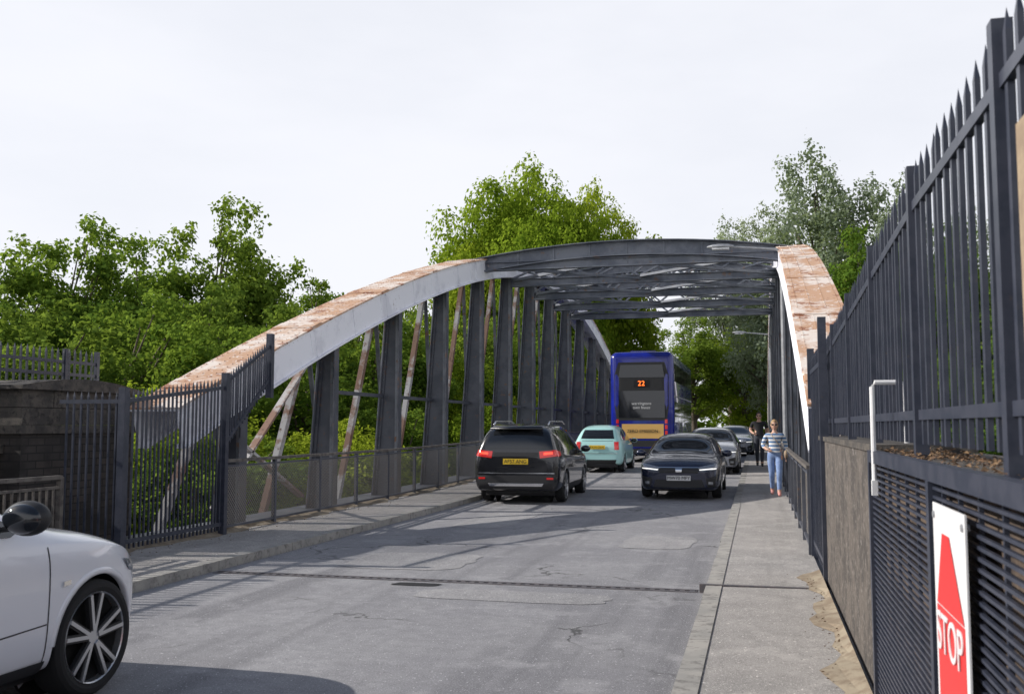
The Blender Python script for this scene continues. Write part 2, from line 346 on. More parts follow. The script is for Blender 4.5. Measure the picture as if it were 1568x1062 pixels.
# ---------------------------------------------------------------- bridge
YC = 39.3; XM = -3.7
tt = np.array([0,5.9,10.2,13.6,17.7,20.4,24.3,27.3,29.3]); zz = np.array([7.9,7.45,6.8,6.1,5.05,4.25,2.85,1.75,.95])
pf = np.polyfit(tt**2, zz, 3)
def za(y): return float(np.polyval(pf, (y-YC)**2))
bridge = empty('arch_bridge')
HY = [YC+3.56*k for k in range(-7, 8)]
FX = -8.84
def side(flip):
    sx = (lambda x: 2*XM-x) if flip else (lambda x: x)
    mb = MB(); yy = fr_(12.4, 2*YC-12.4, .6)
    def strip(x0, x1, d0, d1, k):
        vs = []
        for y in yy:
            sl = (za(y+.05)-za(y-.05))/.1; n_ = Vector((0,-sl,1)).normalized(); p = Vector((0,y,za(y)))
            for (x, d) in ((x0,d0),(x1,d0),(x1,d1),(x0,d1)):
                q = p-n_*d; vs.append((sx(x), q.y, q.z))
        n = len(yy); fs = [(i*4+j, i*4+(j+1)%4, (i+1)*4+(j+1)%4, (i+1)*4+j) for i in range(n-1) for j in range(4)]
        fs += [(0,1,2,3), ((n-1)*4,(n-1)*4+1,(n-1)*4+2,(n-1)*4+3)]
        mb.add(vs, fs, k)
    strip(FX,-7.98,0,.035,'rust')
    strip(FX,-8.0,.037,.06,'web')
    strip(-8.07,-8.04,.06,.60,'web'); strip(FX+.06,FX+.09,.06,.60,'web')
    strip(-8.2,-7.99,.602,.635,'web'); strip(FX+.01,FX+.21,.602,.635,'web')
    for y in fr_(13.2, 65.4, 1.78):
        sl = (za(y+.05)-za(y-.05))/.1; n_ = Vector((0,-sl,1)).normalized(); p = Vector((0,y,za(y)))
        a = p-n_*.065; b_ = p-n_*.598
        mb.bar((sx(-8.03),a.y,a.z),(sx(-8.03),b_.y,b_.z),.06,.018,'web',up=(1,0,0))
    for y in fr_(13.4, 65.2, 3.56):
        sl = (za(y+.05)-za(y-.05))/.1; tn = Vector((0,1,sl)).normalized(); n_ = Vector((0,-sl,1)).normalized(); p = Vector((0,y,za(y)))
        a = p-tn*.22+n_*.008; b_ = p+tn*.22+n_*.008
        mb.bar((sx((FX-7.98)/2),a.y,a.z),(sx((FX-7.98)/2),b_.y,b_.z),.82,.02,'rust')
        a = p-tn*.25-n_*.33; b_ = p+tn*.25-n_*.33
        mb.bar((sx(-8.035),a.y,a.z),(sx(-8.035),b_.y,b_.z),.012,.44,'web')
    for y in fr_(12.6, 40, .16):
        sl = (za(y+.05)-za(y-.05))/.1; tn = Vector((0,1,sl)).normalized(); n_ = Vector((0,-sl,1)).normalized(); p = Vector((0,y,za(y)))
        for d in (.10,.56):
            q = p-n_*d; x = sx(-8.04); e = .012 if not flip else -.012
            mb.add([(x,q.y-.015,q.z-.015),(x,q.y+.015,q.z-.015),(x,q.y+.015,q.z+.015),(x,q.y-.015,q.z+.015),(x+e,q.y,q.z)],[(0,1,4),(1,2,4),(2,3,4),(3,0,4)],'web')
        for xo in (FX+.07,FX+.3,-8.3,-8.08):
            q = p+n_*.002; x = sx(xo); e = n_*.018
            mb.add([tuple(Vector((x-.018,0,0))+q),tuple(Vector((x,0,0))+q-tn*.018),tuple(Vector((x+.018,0,0))+q),tuple(Vector((x,0,0))+q+tn*.018),tuple(Vector((x,0,0))+q+e)],[(0,1,4),(1,2,4),(2,3,4),(3,0,4)],'rust')
    mb.obj('arch_rib', parent=bridge)
    mb = MB()
    for y in HY:
        zt = za(y)-.55; zb = zg(y)-.2
        if zt < 1.2: continue
        tw = .30; bw = .30+.07*min(zt, 6.5)
        xi = -8.10
        def P_(x, yy_, z): return (sx(x), yy_, z)
        mb.hexa([P_(xi,y-.012,zb),P_(xi-bw,y-.012,zb),P_(xi-bw,y+.012,zb),P_(xi,y+.012,zb),P_(xi,y-.012,zt),P_(xi-tw,y-.012,zt),P_(xi-tw,y+.012,zt),P_(xi,y+.012,zt)],'hang')
        mb.hexa([P_(xi+.025,y-.11,zb),P_(xi+.001,y-.11,zb),P_(xi+.001,y+.11,zb),P_(xi+.025,y+.11,zb),P_(xi+.025,y-.11,zt),P_(xi+.001,y-.11,zt),P_(xi+.001,y+.11,zt),P_(xi+.025,y+.11,zt)],'hang')
        mb.hexa([P_(xi-bw-.001,y-.12,zb),P_(xi-bw-.025,y-.12,zb),P_(xi-bw-.025,y+.12,zb),P_(xi-bw-.001,y+.12,zb),P_(xi-tw-.001,y-.12,zt),P_(xi-tw-.025,y-.12,zt),P_(xi-tw-.025,y+.12,zt),P_(xi-tw-.001,y+.12,zt)],'flg')
        mb.bar(P_(xi-.05,y-.03,zb),P_(xi-.05,y-.03,zt),.07,.03,'flg',up=(0,1,0))
        mb.bar(P_(xi-bw+.04,y-.03,zb),P_(xi-tw+.04,y-.03,zt),.06,.03,'hang',up=(0,1,0))
        for zr in fr_(zb+.3, zt-.2, .22):
            t_ = (zr-zb)/(zt-zb)
            for xr in (xi-.05, xi-(bw+(tw-bw)*t_)+.04):
                mb.add([P_(xr-.013,y-.046,zr),P_(xr,y-.046,zr-.013),P_(xr+.013,y-.046,zr),P_(xr,y-.046,zr+.013),P_(xr,y-.058,zr)],[(0,1,4),(1,2,4),(2,3,4),(3,0,4)],'flg')
        mb.bar(P_(-8.72,y-.02,zt+.1),P_(-9.55,y-.35,zb-.3),.12,.15,'strut',up=(0,1,0))
        if zt > 2.0: mb.bar(P_(-8.75,y+.1,zt-.2),P_(-8.95,y+1.5,zb+.2),.05,.09,'flg',up=(1,0,0))
        mb.hexa([P_(xi,y-.3,zt-.02),P_(xi-.02,y-.3,zt-.02),P_(xi-.02,y+.3,zt+.12),P_(xi,y+.3,zt+.12),P_(xi,y-.3,zt+.1),P_(xi-.02,y-.3,zt+.1),P_(xi-.02,y+.3,zt+.3),P_(xi,y+.3,zt+.3)],'web')
        if zt > 3.2: mb.bar(P_(-8.5,y,2.35),P_(-8.5,y+3.56,2.35),.05,.08,'hang')
    a, b_ = HY[0], HY[1]
    for (p, q) in (((a,.3),(b_,za(b_)-.8)),((a-.3,za(a-.3)-.7),(b_-.4,.3))):
        mb.bar((sx(-8.6),p[0],p[1]),(sx(-8.6),q[0],q[1]),.05,.13,'strut',up=(1,0,0))
    mb.sweep([(sx(-9.0),-1.4),(sx(-9.0),.05),(sx(-7.78),.05),(sx(-7.78),-1.4)], fr_(10.2,68.4,2), 'hang', zg)
    mb.obj('hangers', parent=bridge)
side(False); side(True)
mb = MB(); mb.sweep([(-8.95,-1.2),(-8.95,-.31),(1.5,-.31),(1.5,-1.2)], fr_(10.3,68.3,2), 'hang', zg)
for y in (10.3, 66): mb.box(-10.5,3.0,y-1.2,y+1.8,-6,-1.21,'brick')
mb.obj('deck', parent=bridge)
mb = MB()
PY = [HY[4]+.1, HY[5]+.0, HY[6], HY[7], HY[8]]
for pi_, y in enumerate(PY):
    zt = za(y)-.0; x0, x1 = -8.1, .7
    def ct(x): u = (x-XM)/(x1-XM); return zt+.34*(1-u*u)
    dp = .40 if pi_ == 0 else .30
    xsn = fr_(x0-.6, x1+.6, .5)
    for a, b_ in zip(xsn[:-1], xsn[1:]):
        za_, zb_ = ct(a), ct(b_)
        mb.hexa([(a,y-.015,za_-dp),(b_,y-.015,zb_-dp),(b_,y+.015,zb_-dp),(a,y+.015,za_-dp),(a,y-.015,za_),(b_,y-.015,zb_),(b_,y+.015,zb_),(a,y+.015,za_)],'truss')
        for d, w in ((0,.20),(-dp-.025,.16)):
            mb.hexa([(a,y-w,za_+d),(b_,y-w,zb_+d),(b_,y+w,zb_+d),(a,y+w,za_+d),(a,y-w,za_+d+.025),(b_,y-w,zb_+d+.025),(b_,y+w,zb_+d+.025),(a,y+w,za_+d+.025)],'truss')
    for a in fr_(x0, x1, 1.1): mb.bar((a,y-.03,ct(a)-dp+.01),(a,y-.03,ct(a)-.01),.05,.05,'truss',up=(0,1,0))
    zb = 6.42
    mb.box(x0,x1,y-.02,y+.02,zb-.02,zb+.20,'truss')
    mb.box(x0,x1,y-.12,y+.12,zb-.045,zb-.02,'truss'); mb.box(x0,x1,y-.10,y+.10,zb+.20,zb+.22,'truss')
    if ct(XM)-dp-zb > .6:
        xd = fr_(x0, x1, 1.47)
        for a, b_ in zip(xd[:-1], xd[1:]):
            c, d = ct(a)-dp-.02, ct(b_)-dp-.02
            mb.bar((a,y-.05,zb+.2),(b_,y-.05,d),.06,.10,'truss',up=(0,1,0))
            mb.bar((a,y+.05,c),(b_,y+.05,zb+.2),.06,.10,'truss',up=(0,1,0))
for ya, yb in zip(PY[:-1], PY[1:]):
    for k in range(2):
        xa = -8.0+k*4.3; xb = xa+4.3
        mb.bar((xa,ya,6.52),(xb,yb,6.52),.13,.08,'truss'); mb.bar((xb,ya,6.60),(xa,yb,6.60),.13,.08,'truss')
mb.obj('portal_bracing', parent=bridge)

def handrail(name, X, y0, y1):
    mb = MB(); yy = fr_(y0, y1, 1.65); base = .10
    for y in yy: mb.box(X-.03,X+.03,y-.03,y+.03,zg(y)+base-.05,zg(y)+1.12,'hang')
    for a, b_ in zip(yy[:-1], yy[1:]):
        za_, zb_ = zg(a), zg(b_)
        mb.bar((X,a,za_+1.14),(X,b_,zb_+1.14),.07,.045,'oldrail')
        mb.bar((X,a+.03,za_+.18),(X,b_-.03,zb_+.18),.035,.035,'hang')
        mb.bar((X,a+.03,za_+1.06),(X,b_-.03,zb_+1.06),.03,.03,'hang')
        mb.add([(X+.02,a+.03,za_+.2),(X+.02,b_-.03,zb_+.2),(X+.02,b_-.03,zb_+1.05),(X+.02,a+.03,za_+1.05)],[(0,1,2,3)],'mesh')
    mb.obj(name)
handrail('bridge_handrail', -7.62, 12.9, 68)
handrail('bridge_handrail', .60, 12.7, 68)

def pale(mb, x, y, z0, z1, w, k, px=None):
    px = px or w
    a, b_ = w/2, px/2; x += random.gauss(0,.002); y += random.gauss(0,.003)
    mb.box(x-b_,x+b_,y-a,y+a,z0,z1-.07,k)
    mb.add([(x-b_,y-a,z1-.07),(x+b_,y-a,z1-.07),(x+b_,y+a,z1-.07),(x-b_,y+a,z1-.07),(x,y,z1)],[(0,1,4),(1,2,4),(2,3,4),(3,0,4)],k)
mb = MB(); X = -7.5; X2 = X-.36
for y in (10.45, 12.8): mb.box(X-.045,X+.045,y-.045,y+.045,.0,2.12 if y < 11 else 2.42,'navy')
for y in fr_(10.55,12.7,.095):
    t_ = (y-10.45)/2.35; pale(mb, X, y, .16, 2.08+.28*t_, .022, 'navy')
for z, dz in ((.25,0),(1.95,.26)): mb.bar((X,10.45,z),(X,12.8,z+dz),.03,.05,'navy')
mb.box(X2-.05,X2+.05,14.75,14.85,za(14.8)-.7,3.18,'navy')
for y in fr_(12.9,14.7,.105):
    t_ = (y-12.8)/2.0; pale(mb, X-.36*t_, y, 1.30+1.05*t_, 2.40+.70*t_, .022, 'navy')
mb.bar((X,12.8,1.38),(X2,14.8,2.45),.03,.05,'navy'); mb.bar((X,12.8,2.28),(X2,14.8,2.98),.03,.05,'navy')
for i in range(1,9): pale(mb, X-.1*i, 10.45, .16, 2.08, .022, 'navy')
mb.bar((X,10.45,.25),(X-.9,10.45,.25),.03,.05,'navy'); mb.bar((X,10.45,1.95),(X-.9,10.45,1.95),.03,.05,'navy')
mb.obj('guard_fence')
mb = MB(); X = .64
for y, h in ((10.35,2.75),(12.6,2.6)): mb.box(X-.04,X+.04,y-.04,y+.04,0,h,'navy')
for y in fr_(10.45,12.5,.1): pale(mb, X, y, .16, 2.5, .022, 'navy')
mb.bar((X,10.35,.25),(X,12.6,.25),.03,.05,'navy'); mb.bar((X,10.35,2.3),(X,12.6,2.3),.03,.05,'navy')
mb.obj('guard_fence')

mb = MB(); X = -8.0
mb.bar((X,-12,1.05),(X,10.0,1.05),.07,.045,'oldrail'); mb.bar((X,-12,.22),(X,10.0,.22),.04,.03,'oldrail'); mb.bar((X,-12,.93),(X,10.0,.93),.04,.03,'oldrail')
for y in fr_(-12,10,.11): mb.box(X-.011,X+.011,y-.011,y+.011,.22,.93,'oldrail')
for y in fr_(-12,10,1.83): mb.box(X-.03,X+.03,y-.03,y+.03,.05,1.05,'oldrail')
mb.obj('approach_railing')

def topfence(name, X, y0, y1, zb, ztf, sp, pw, k='navy', px=None, post=1.5):
    mb = MB()
    for y in fr_(y0, y1, sp): pale(mb, X, y, zb(y)+.07, ztf(y)+random.gauss(0,.004), pw, k, px)
    st = [y0]
    while st[-1]+post < y1+.01: st.append(st[-1]+post)
    if y1-st[-1] > .3: st.append(y1)
    for i, y in enumerate(st):
        mb.box(X-.03,X+.03,y-.03,y+.03,zb(y),ztf(y)-.01,k)
        if i < len(st)-1:
            y2 = st[i+1]
            mb.bar((X,y,zb(y)+.20),(X,y2,zb(y2)+.20),.028,.045,k); mb.bar((X,y,ztf(y)-.20),(X,y2,ztf(y2)-.20),.028,.045,k)
    return mb.obj(name)
mb = MB(); mb.box(-9.9,-9.4,-12,10.6,-4,1.30,'brick'); mb.box(-9.95,-9.34,-12,10.6,1.302,1.42,'cope')
mb.obj('parapet_wall')
mb = MB(); mb.box(-10.6,-9.1,10.62,12.9,-4.5,1.55,'brick'); mb.box(-10.7,-9.06,10.56,12.96,1.552,1.66,'cope')
yb_ = [10.62,11.2,11.78,12.35,12.9]
for i in range(4): mb.box(-10.65,-9.10-(.006*(i%2)),yb_[i]+.004,yb_[i+1]-.004,1.662,1.885,'cope'); mb.box(-10.65,-9.10-(.006*((i+1)%2)),yb_[i]+.004,yb_[i+1]-.004,1.893,2.12,'cope')
n=10; vs=[]
for i in range(n+1):
    u=i/n*2-1; vs += [(-10.72,11.76+u*1.24,2.122),(-9.02,11.76+u*1.24,2.122),(-9.02,11.76+u*1.24,2.17+.12*(1-u*u)),(-10.72,11.76+u*1.24,2.17+.12*(1-u*u))]
mb.add(vs,[(i*4+j,i*4+(j+1)%4,(i+1)*4+(j+1)%4,(i+1)*4+j) for i in range(n) for j in range(4)]+[(0,1,2,3),(n*4,n*4+1,n*4+2,n*4+3)],'cope')
mb.obj('bridge_pier')
topfence('parapet_fence', -9.6, -6, 10.5, lambda y: 1.40, lambda y: 2.58, .13, .03)
topfence('parapet_fence', -9.75, 10.7, 12.9, lambda y: 2.2, lambda y: 2.78, .12, .025)

mb = MB()
mb.box(.64,1.15,5.92,11.0,-.2,1.50,'conc'); mb.box(.68,1.15,-6,5.918,-.2,1.44,'brown')
mb.box(.66,1.2,-6,5.88,1.442,1.50,'cope'); mb.box(.625,1.18,5.92,11.1,1.502,1.545,'cope')
mb.obj('parapet_wall')
topfence('parapet_fence', .72, -3.7, 11.0, lambda y: 1.50, lambda y: 2.86-.045*max(0,y-5), .140, .034, px=.018, post=1.7)
mb = MB()
for z in fr_(.14,1.42,.032): mb.box(.612,.624,-4,5.86,z,z+.011,'navy')
for y in fr_(-4,5.86,.30): mb.box(.626,.64,y-.008,y+.008,.1,1.44,'navy')
mb.box(.595,.645,-4,5.90,1.45,1.515,'navy'); mb.box(.595,.645,-4,5.90,.08,.12,'navy')
for y in (5.88,3.9,1.9): mb.box(.596,.644,y-.03,y+.03,.05,1.449,'navy')
mb.obj('wall_guard_grille')
mb = MB()
mb.tube([(.60,5.62,1.32),(.60,5.62,1.86),(.615,5.62,1.885),(.75,5.62,1.885),(.765,5.62,1.86),(.77,5.62,1.56)],.013,'white')
mb.box(.585,.615,5.60,5.64,1.28,1.36,'white'); mb.obj('wall_bracket', smooth=False)
mb = MB()
for i in range(900):
    y = random.uniform(2.2,6.2) if i%3 else random.gauss(4.9,.3); x = random.uniform(.66,.95); z = 1.503+abs(random.gauss(0,.012)); s_ = random.uniform(.006,.018)
    a = random.uniform(0,6.28); dx, dy = math.cos(a)*s_, math.sin(a)*s_
    mb.add([(x-dx,y-dy,z),(x+dy*.5,y-dx*.5,z+s_*random.random()),(x+dx,y+dy,z+.004),(x-dy*.5,y+dx*.5,z+s_*random.random())],[(0,1,2,3)],'litter')
mb.obj('leaf_litter', fix=False)
sg = empty('stop_sign', (.585, 3.40, 1.0), 0)
mb = MB(); mb.box(-.006,0,-.27,.27,-.62,.39,'white')
mb.add([(-.0085,-.225,.06),(-.0085,.225,.06),(-.0085,.10,.30),(-.0085,-.02,.30)],[(0,1,2,3)],'red')
mb.box(-.009,-.0062,-.225,.225,-.50,.055,'red')
for yy_ in (-.24,.24): mb.tube([(-.012,yy_,.35),(.012,yy_,.35)],.012,'galv')
mb.obj('board', parent=sg, fix=False)
text('STOP', .18, 'white', (-.0125,0,-.03), (R(90),0,R(-90)), sg, 'stop_lettering')
text('NO ENTRY', .075, 'white', (-.0125,0,-.36), (R(90),0,R(-90)), sg, 'lower_lettering')
mb = MB(); mb.box(.655,.667,2.47,2.70,1.84,2.42,'tan'); mb.box(.648,.6545,2.5,2.67,1.9,2.36,'tan'); mb.obj('notice_board')
mb = MB(); mb.box(.66,.78,11.05,11.17,1.6,2.3,'blackmetal'); mb.box(.64,.80,11.03,11.19,2.3,2.34,'blackmetal'); mb.box(.69,.75,11.08,11.14,.0,1.6,'blackmetal'); mb.obj('control_cabinet')

def lamp(X, Y, h, arm):
    e = empty('street_lamp', (X, Y, 0)); mb = MB(); z0 = zg(Y)
    mb.tube([(0,0,z0-.1),(0,0,z0+1.2),(0,0,z0+1.25),(0,0,h-.05)],[.09,.09,.055,.045],'galv')
    mb.tube([(0,0,h-.05),(-.12,0,h+.06),(-.5,0,h+.10),(-arm,0,h+.17)],[.04,.035,.03,.028],'galv')
    mb.ell((-arm-.28,0,h+.19),(.36,.12,.07),'galv')
    mb.box(-arm-.5,-arm-.06,-.09,.09,h+.11,h+.15,'white')
    mb.obj('lamp_column', parent=e)
lamp(.66, 26.0, 6.15, 1.25); lamp(.66, 52, 6.3, 1.25)

# ---------------------------------------------------------------- vehicles
def loft_body(name, st):
    rings = []
    for (y, zb, zs, hw, zt, ht) in st:
        cab = zt-zs
        h = [(0, zb), (hw-.10, zb), (hw-.01, zb+.08), (hw, zb+(zs-zb)*.5), (hw, zs-.10), (hw-.035, zs), (max(ht+.035, hw-.10) if cab < .2 else ht+(hw-ht)*.25+.02, zs+max(cab-.10, cab*.45)), (ht-.06, zt-.005), (ht*.5, zt+.018), (0, zt+.025)]
        rings.append([(x, y, z) for x, z in h]+[(-x, y, z) for x, z in h[-2:0:-1]])
    n = len(rings[0]); vs = [p for r in rings for p in r]; fs = []
    for i in range(len(rings)-1):
        for j in range(n): fs.append((i*n+j, i*n+(j+1)%n, (i+1)*n+(j+1)%n, (i+1)*n+j))
    h = n//2
    for base, fl in ((0, 1), ((len(rings)-1)*n, 0)):
        for j in range(h):
            q = (0, 1, n-1) if j == 0 else ((h-1, h, h+1) if j == h-1 else (j, j+1, n-j-1, n-j))
            fs.append(tuple(base+k for k in (q[::-1] if not fl else q)))
    me = bpy.data.meshes.new(name); me.from_pydata(vs, [], fs); me.update()
    bm = bmesh.new(); bm.from_mesh(me); bmesh.ops.recalc_face_normals(bm, faces=bm.faces)
    cl = bm.edges.layers.float.new('crease_edge')
    for e in bm.edges:
        a, b_ = e.verts[0].index, e.verts[1].index
        ja, jb = a % n, b_ % n; ia, ib = a//n, b_//n
        if ja == jb and ja in (5, n-5): e[cl] = .45
        if ja == jb and ja in (1, n-1): e[cl] = .4
        if ia == ib and ia in (0, len(rings)-1): e[cl] = .35
    bm.to_mesh(me); bm.free()
    o = bpy.data.objects.new(name, me); scene.collection.objects.link(o)
    md = o.modifiers.new('s', 'SUBSURF'); md.levels = 3; md.render_levels = 3
    dg = bpy.context.evaluated_depsgraph_get(); m2 = bpy.data.meshes.new_from_object(o.evaluated_get(dg)); o.modifiers.clear(); o.data = m2
    return o
def subdiv(tris, n):
    for _ in range(n):
        out = []
        for a, b_, c in tris:
            ab, bc, ca = (a+b_)/2, (b_+c)/2, (c+a)/2
            out += [(a,ab,ca),(ab,b_,bc),(ca,bc,c),(ab,bc,ca)]
        tris = out
    return tris
def decal(mb, bvh, pts, axis, sign, k, off=.006, lv=3):
    pts = [Vector((p[0], p[1])) for p in pts]; c = sum(pts, Vector((0,0)))/len(pts)
    tris = subdiv([(c, pts[i], pts[(i+1) % len(pts)]) for i in range(len(pts))], lv)
    vs = []; fs = []; cache = {}
    for t in tris:
        f = []
        for p in t:
            key = (round(p.x,4), round(p.y,4))
            if key not in cache:
                if axis == 'y': o_ = Vector((p.x, sign*8, p.y)); d = Vector((0,-sign,0))
                else: o_ = Vector((sign*4, p.x, p.y)); d = Vector((-sign,0,0))
                hit, nn, i_, dd = bvh.ray_cast(o_, d)
                if hit is None: hit, nn, i_, dd = bvh.find_nearest(o_+d*(8 if axis=='y' else 4)*.8)
                if nn.dot(d) > 0: nn = -nn
                vs.append(hit+nn*off); cache[key] = len(vs)-1
            f.append(cache[key])
        if len(set(f)) == 3: fs.append(tuple(f))
    mb.add(vs, fs, k)
def wheel(mb, c, r, w, sgn, rimk='alloy', spokes=5, twin=True, dark='well'):
    n = 48
    def rev(prof, k):
        vs = []; fs = []
        for (x, q) in prof:
            for j in range(n):
                a = 2*math.pi*j/n; vs.append((c[0]+sgn*x, c[1]+q*math.cos(a), c[2]+q*math.sin(a)))
        for i in range(len(prof)-1):
            for j in range(n): fs.append((i*n+j, i*n+(j+1)%n, (i+1)*n+(j+1)%n, (i+1)*n+j))
        mb.add(vs, fs, k)
    rev([(-w/2, r*.66), (-w/2, r*.93), (-w/2+.02, r*.985), (-w/2+.05, r), (w/2-.05, r), (w/2-.02, r*.985), (w/2, r*.93), (w/2+.002, r*.86), (w/2-.012, r*.77)], 'tyre')
    rev([(w/2-.012, r*.785), (w/2-.004, r*.775), (w/2-.010, r*.755), (w/2-.05, r*.74)], rimk)
    rev([(w/2-.05, r*.74), (w/2-.09, r*.5), (w/2-.09, .001)], dark)
    rev([(w/2-.03, r*.17), (w/2-.018, r*.13), (w/2-.018, .001)], rimk)
    xf = c[0]+sgn*(w/2-.025)
    for i in range(spokes):
        for off in ((-.2, .2) if twin else (0,)):
            a = 2*math.pi*(i+.25)/spokes; b_ = a+off; a0 = a+off*.6
            p = Vector((xf, c[1]+r*.12*math.cos(a0), c[2]+r*.12*math.sin(a0))); q = Vector((xf+sgn*.010, c[1]+r*.755*math.cos(b_), c[2]+r*.755*math.sin(b_)))
            mb.bar(p, q, .022*r/.34, .03, rimk, up=(1,0,0))
            mb.bar(p-Vector((sgn*.008,0,0)), q-Vector((sgn*.008,0,0)), .048*r/.34, .03, 'trim', up=(1,0,0))
def car(name, loc, rz, st, paint, wh, decals, mirror=None, spokes=5, wheel_w=.21, extra=None, msz=1.0, mk=None):
    root = empty(name, loc, rz); body = loft_body('body', st); body.parent = root
    bm = bmesh.new(); bm.from_mesh(body.data); bvh = BVHTree.FromBMesh(bm)
    yr, yf, r, ht = wh; ar = r+.04; zc = r+.005
    for y in (yr, yf):
        kill = [f for f in bm.faces if abs(f.calc_center_median().x) > ht-.30 and math.hypot(f.calc_center_median().y-y, f.calc_center_median().z-zc) < ar]
        bmesh.ops.delete(bm, geom=kill, context='FACES')
        for v in bm.verts:
            if v.is_boundary and abs(v.co.x) > ht-.32:
                d = Vector((0, v.co.y-y, v.co.z-zc))
                if .5*ar < d.length < ar+.12:
                    q = d.normalized()*ar; v.co.y = y+q.y; v.co.z = zc+q.z
    me = bpy.data.meshes.new('body'); bm.to_mesh(me); bm.free(); body.data = me; me.materials.clear(); me.materials.append(M[paint])
    for p in me.polygons: p.use_smooth = True
    mb = MB(); lip = MB()
    for y in (yr, yf):
        for s_ in (1, -1):
            n = 40; vs = []; lv = []
            for j in range(n+1):
                a = math.pi*(.015+.97*j/n)
                yy = y+ar*math.cos(a); z2 = zc+ar*math.sin(a)
                q = Vector((s_*4, y+(ar+.02)*math.cos(a), zc+(ar+.02)*math.sin(a)))
                hit = bvh.ray_cast(q, Vector((-s_,0,0)))[0]; hx = abs(hit.x) if hit else ht
                if hx < ht-.25: hx = ht-.08
                vs += [(s_*(hx-.004), yy, z2), (s_*(ht-.33), yy, z2)]
                for (dr, dx) in ((-.012,-.03),(-.012,.006),(.018,.010),(.030,-.004)):
                    lv.append((s_*(hx+dx), y+(ar+dr)*math.cos(a), zc+(ar+dr)*math.sin(a)))
            mb.add(vs, [(2*j, 2*j+1, 2*j+3, 2*j+2) for j in range(n)], 'well')
            mb.add([(s_*(ht-.33), y+ar*math.cos(2*math.pi*j/24), zc+ar*math.sin(2*math.pi*j/24)) for j in range(24)], [tuple(range(24))], 'well')
            lip.add(lv, [(4*j+k, 4*j+k+1, 4*j+k+5, 4*j+k+4) for j in range(n) for k in range(3)], paint)
    mb.obj('wheel_housings', parent=root); lip.obj('arch_lips', smooth=True, parent=root)
    mb = MB()
    for dcl in decals:
        pts, ax, sgn, k = dcl[:4]; off = dcl[4] if len(dcl) > 4 else .006; sym = dcl[5] if len(dcl) > 5 else False
        decal(mb, bvh, pts, ax, sgn, k, off)
        if ax == 'y' and sym: decal(mb, bvh, [(-a, b_) for a, b_ in pts], ax, sgn, k, off)
        if ax == 'x' and sym: decal(mb, bvh, pts, ax, -sgn, k, off)
    mb.obj('windows_lights_trim', smooth=True, parent=root)
    mb = MB()
    for y in (yr, yf):
        for s_ in (1, -1): wheel(mb, (s_*(ht-wheel_w/2), y, r), r, wheel_w, s_, 'alloy', spokes)
    mb.obj('wheels', parent=root)
    mb = MB(); mx, my, mz = mirror
    for s_ in (1, -1):
        mb.ell((s_*mx, my, mz), (.115*msz, .075*msz, .08*msz), mk or paint, 20, 14); mb.ell((s_*mx, my-.035*msz, mz), (.10*msz, .05*msz, .068*msz), 'glass', 20, 14)
        mb.bar((s_*(mx-.2), my, mz-.07), (s_*(mx-.03), my, mz-.05), .06, .03, 'trim')
    mb.box(-st[3][3]+.2, st[3][3]-.2, yr-.6, yf+.4, .16, .34, 'trim')
    if extra: extra(mb)
    mb.obj('mirrors_and_fittings', smooth=True, parent=root)
    return root
st_h = [(-2.24,.35,.78,.74,.85,.55),(-2.2,.25,.92,.84,1.02,.62),(-1.85,.2,.97,.89,1.22,.6),(-1.1,.19,.96,.90,1.40,.58),(-.2,.18,.95,.90,1.44,.58),(.42,.18,.93,.90,1.34,.60),(1.12,.18,.91,.90,.98,.76),(1.75,.18,.84,.89,.89,.72),(2.08,.19,.77,.85,.80,.66),(2.22,.22,.69,.77,.71,.58),(2.28,.26,.60,.66,.62,.48)]
dech = [([(-.70,.99),(.70,.99),(.55,1.36),(-.55,1.36)],'y',1,'glass'),
 ([(.40,.70),(.62,.745),(.84,.79),(.87,.74),(.80,.66),(.50,.62)],'y',1,'lamp',.008,True),
 ([(.44,.655),(.80,.69),(.80,.67),(.46,.635)],'y',1,'drl',.014,True),
 ([(-.46,.69),(.46,.69),(.42,.58),(-.42,.58)],'y',1,'trim',.006),
 ([(-.44,.705),(.44,.705),(.44,.69),(-.44,.69)],'y',1,'chrome',.012),
 ([(-.075,.68),(.075,.68),(.06,.60),(-.06,.60)],'y',1,'chrome',.014),
 ([(-.50,.44),(.50,.44),(.56,.27),(-.56,.27)],'y',1,'trim',.006),
 ([(.58,.46),(.80,.52),(.78,.28),(.62,.27)],'y',1,'trim',.006,True),
 ([(.64,.40),(.73,.40),(.73,.34),(.64,.34)],'y',1,'lamp',.012,True),
 ([(-.26,.53),(.26,.53),(.26,.42),(-.26,.42)],'y',1,'plw',.03),
 ([(-1.6,1.02),(-1.25,1.24),(-.5,1.345),(.2,1.31),(.9,1.0),(.8,.965)],'x',1,'glass',.006,True),
 ([(-.42,.97),(-.36,.97),(-.40,1.36),(-.46,1.36)],'x',1,'trim',.009,True),
 ([(.96,.30),(.968,.30),(.98,.88),(.972,.88)],'x',1,'gap',.003,True),
 ([(-.40,.30),(-.392,.30),(-.37,.95),(-.378,.95)],'x',1,'gap',.003,True)]
c_h = car('navy_hatchback_car', (-1.72,24.2,zg(24)), R(180), st_h, 'p_navy', (-1.35,1.36,.325,.89), dech, (1.0,.72,.98))
text('MW70 MFY', .10, 'blk', (0,2.325,.475), (R(90),0,R(180)), c_h, 'number_plate_text')
car('silver_hatchback_car', (-1.5,33.5,zg(33)), R(180), st_h, 'p_silver', (-1.35,1.36,.325,.89), dech, (1.0,.72,.98))
car('silver_hatchback_car', (-1.1,49.0,.25), R(180), st_h, 'p_silver', (-1.35,1.36,.325,.89), dech, (1.0,.72,.98))
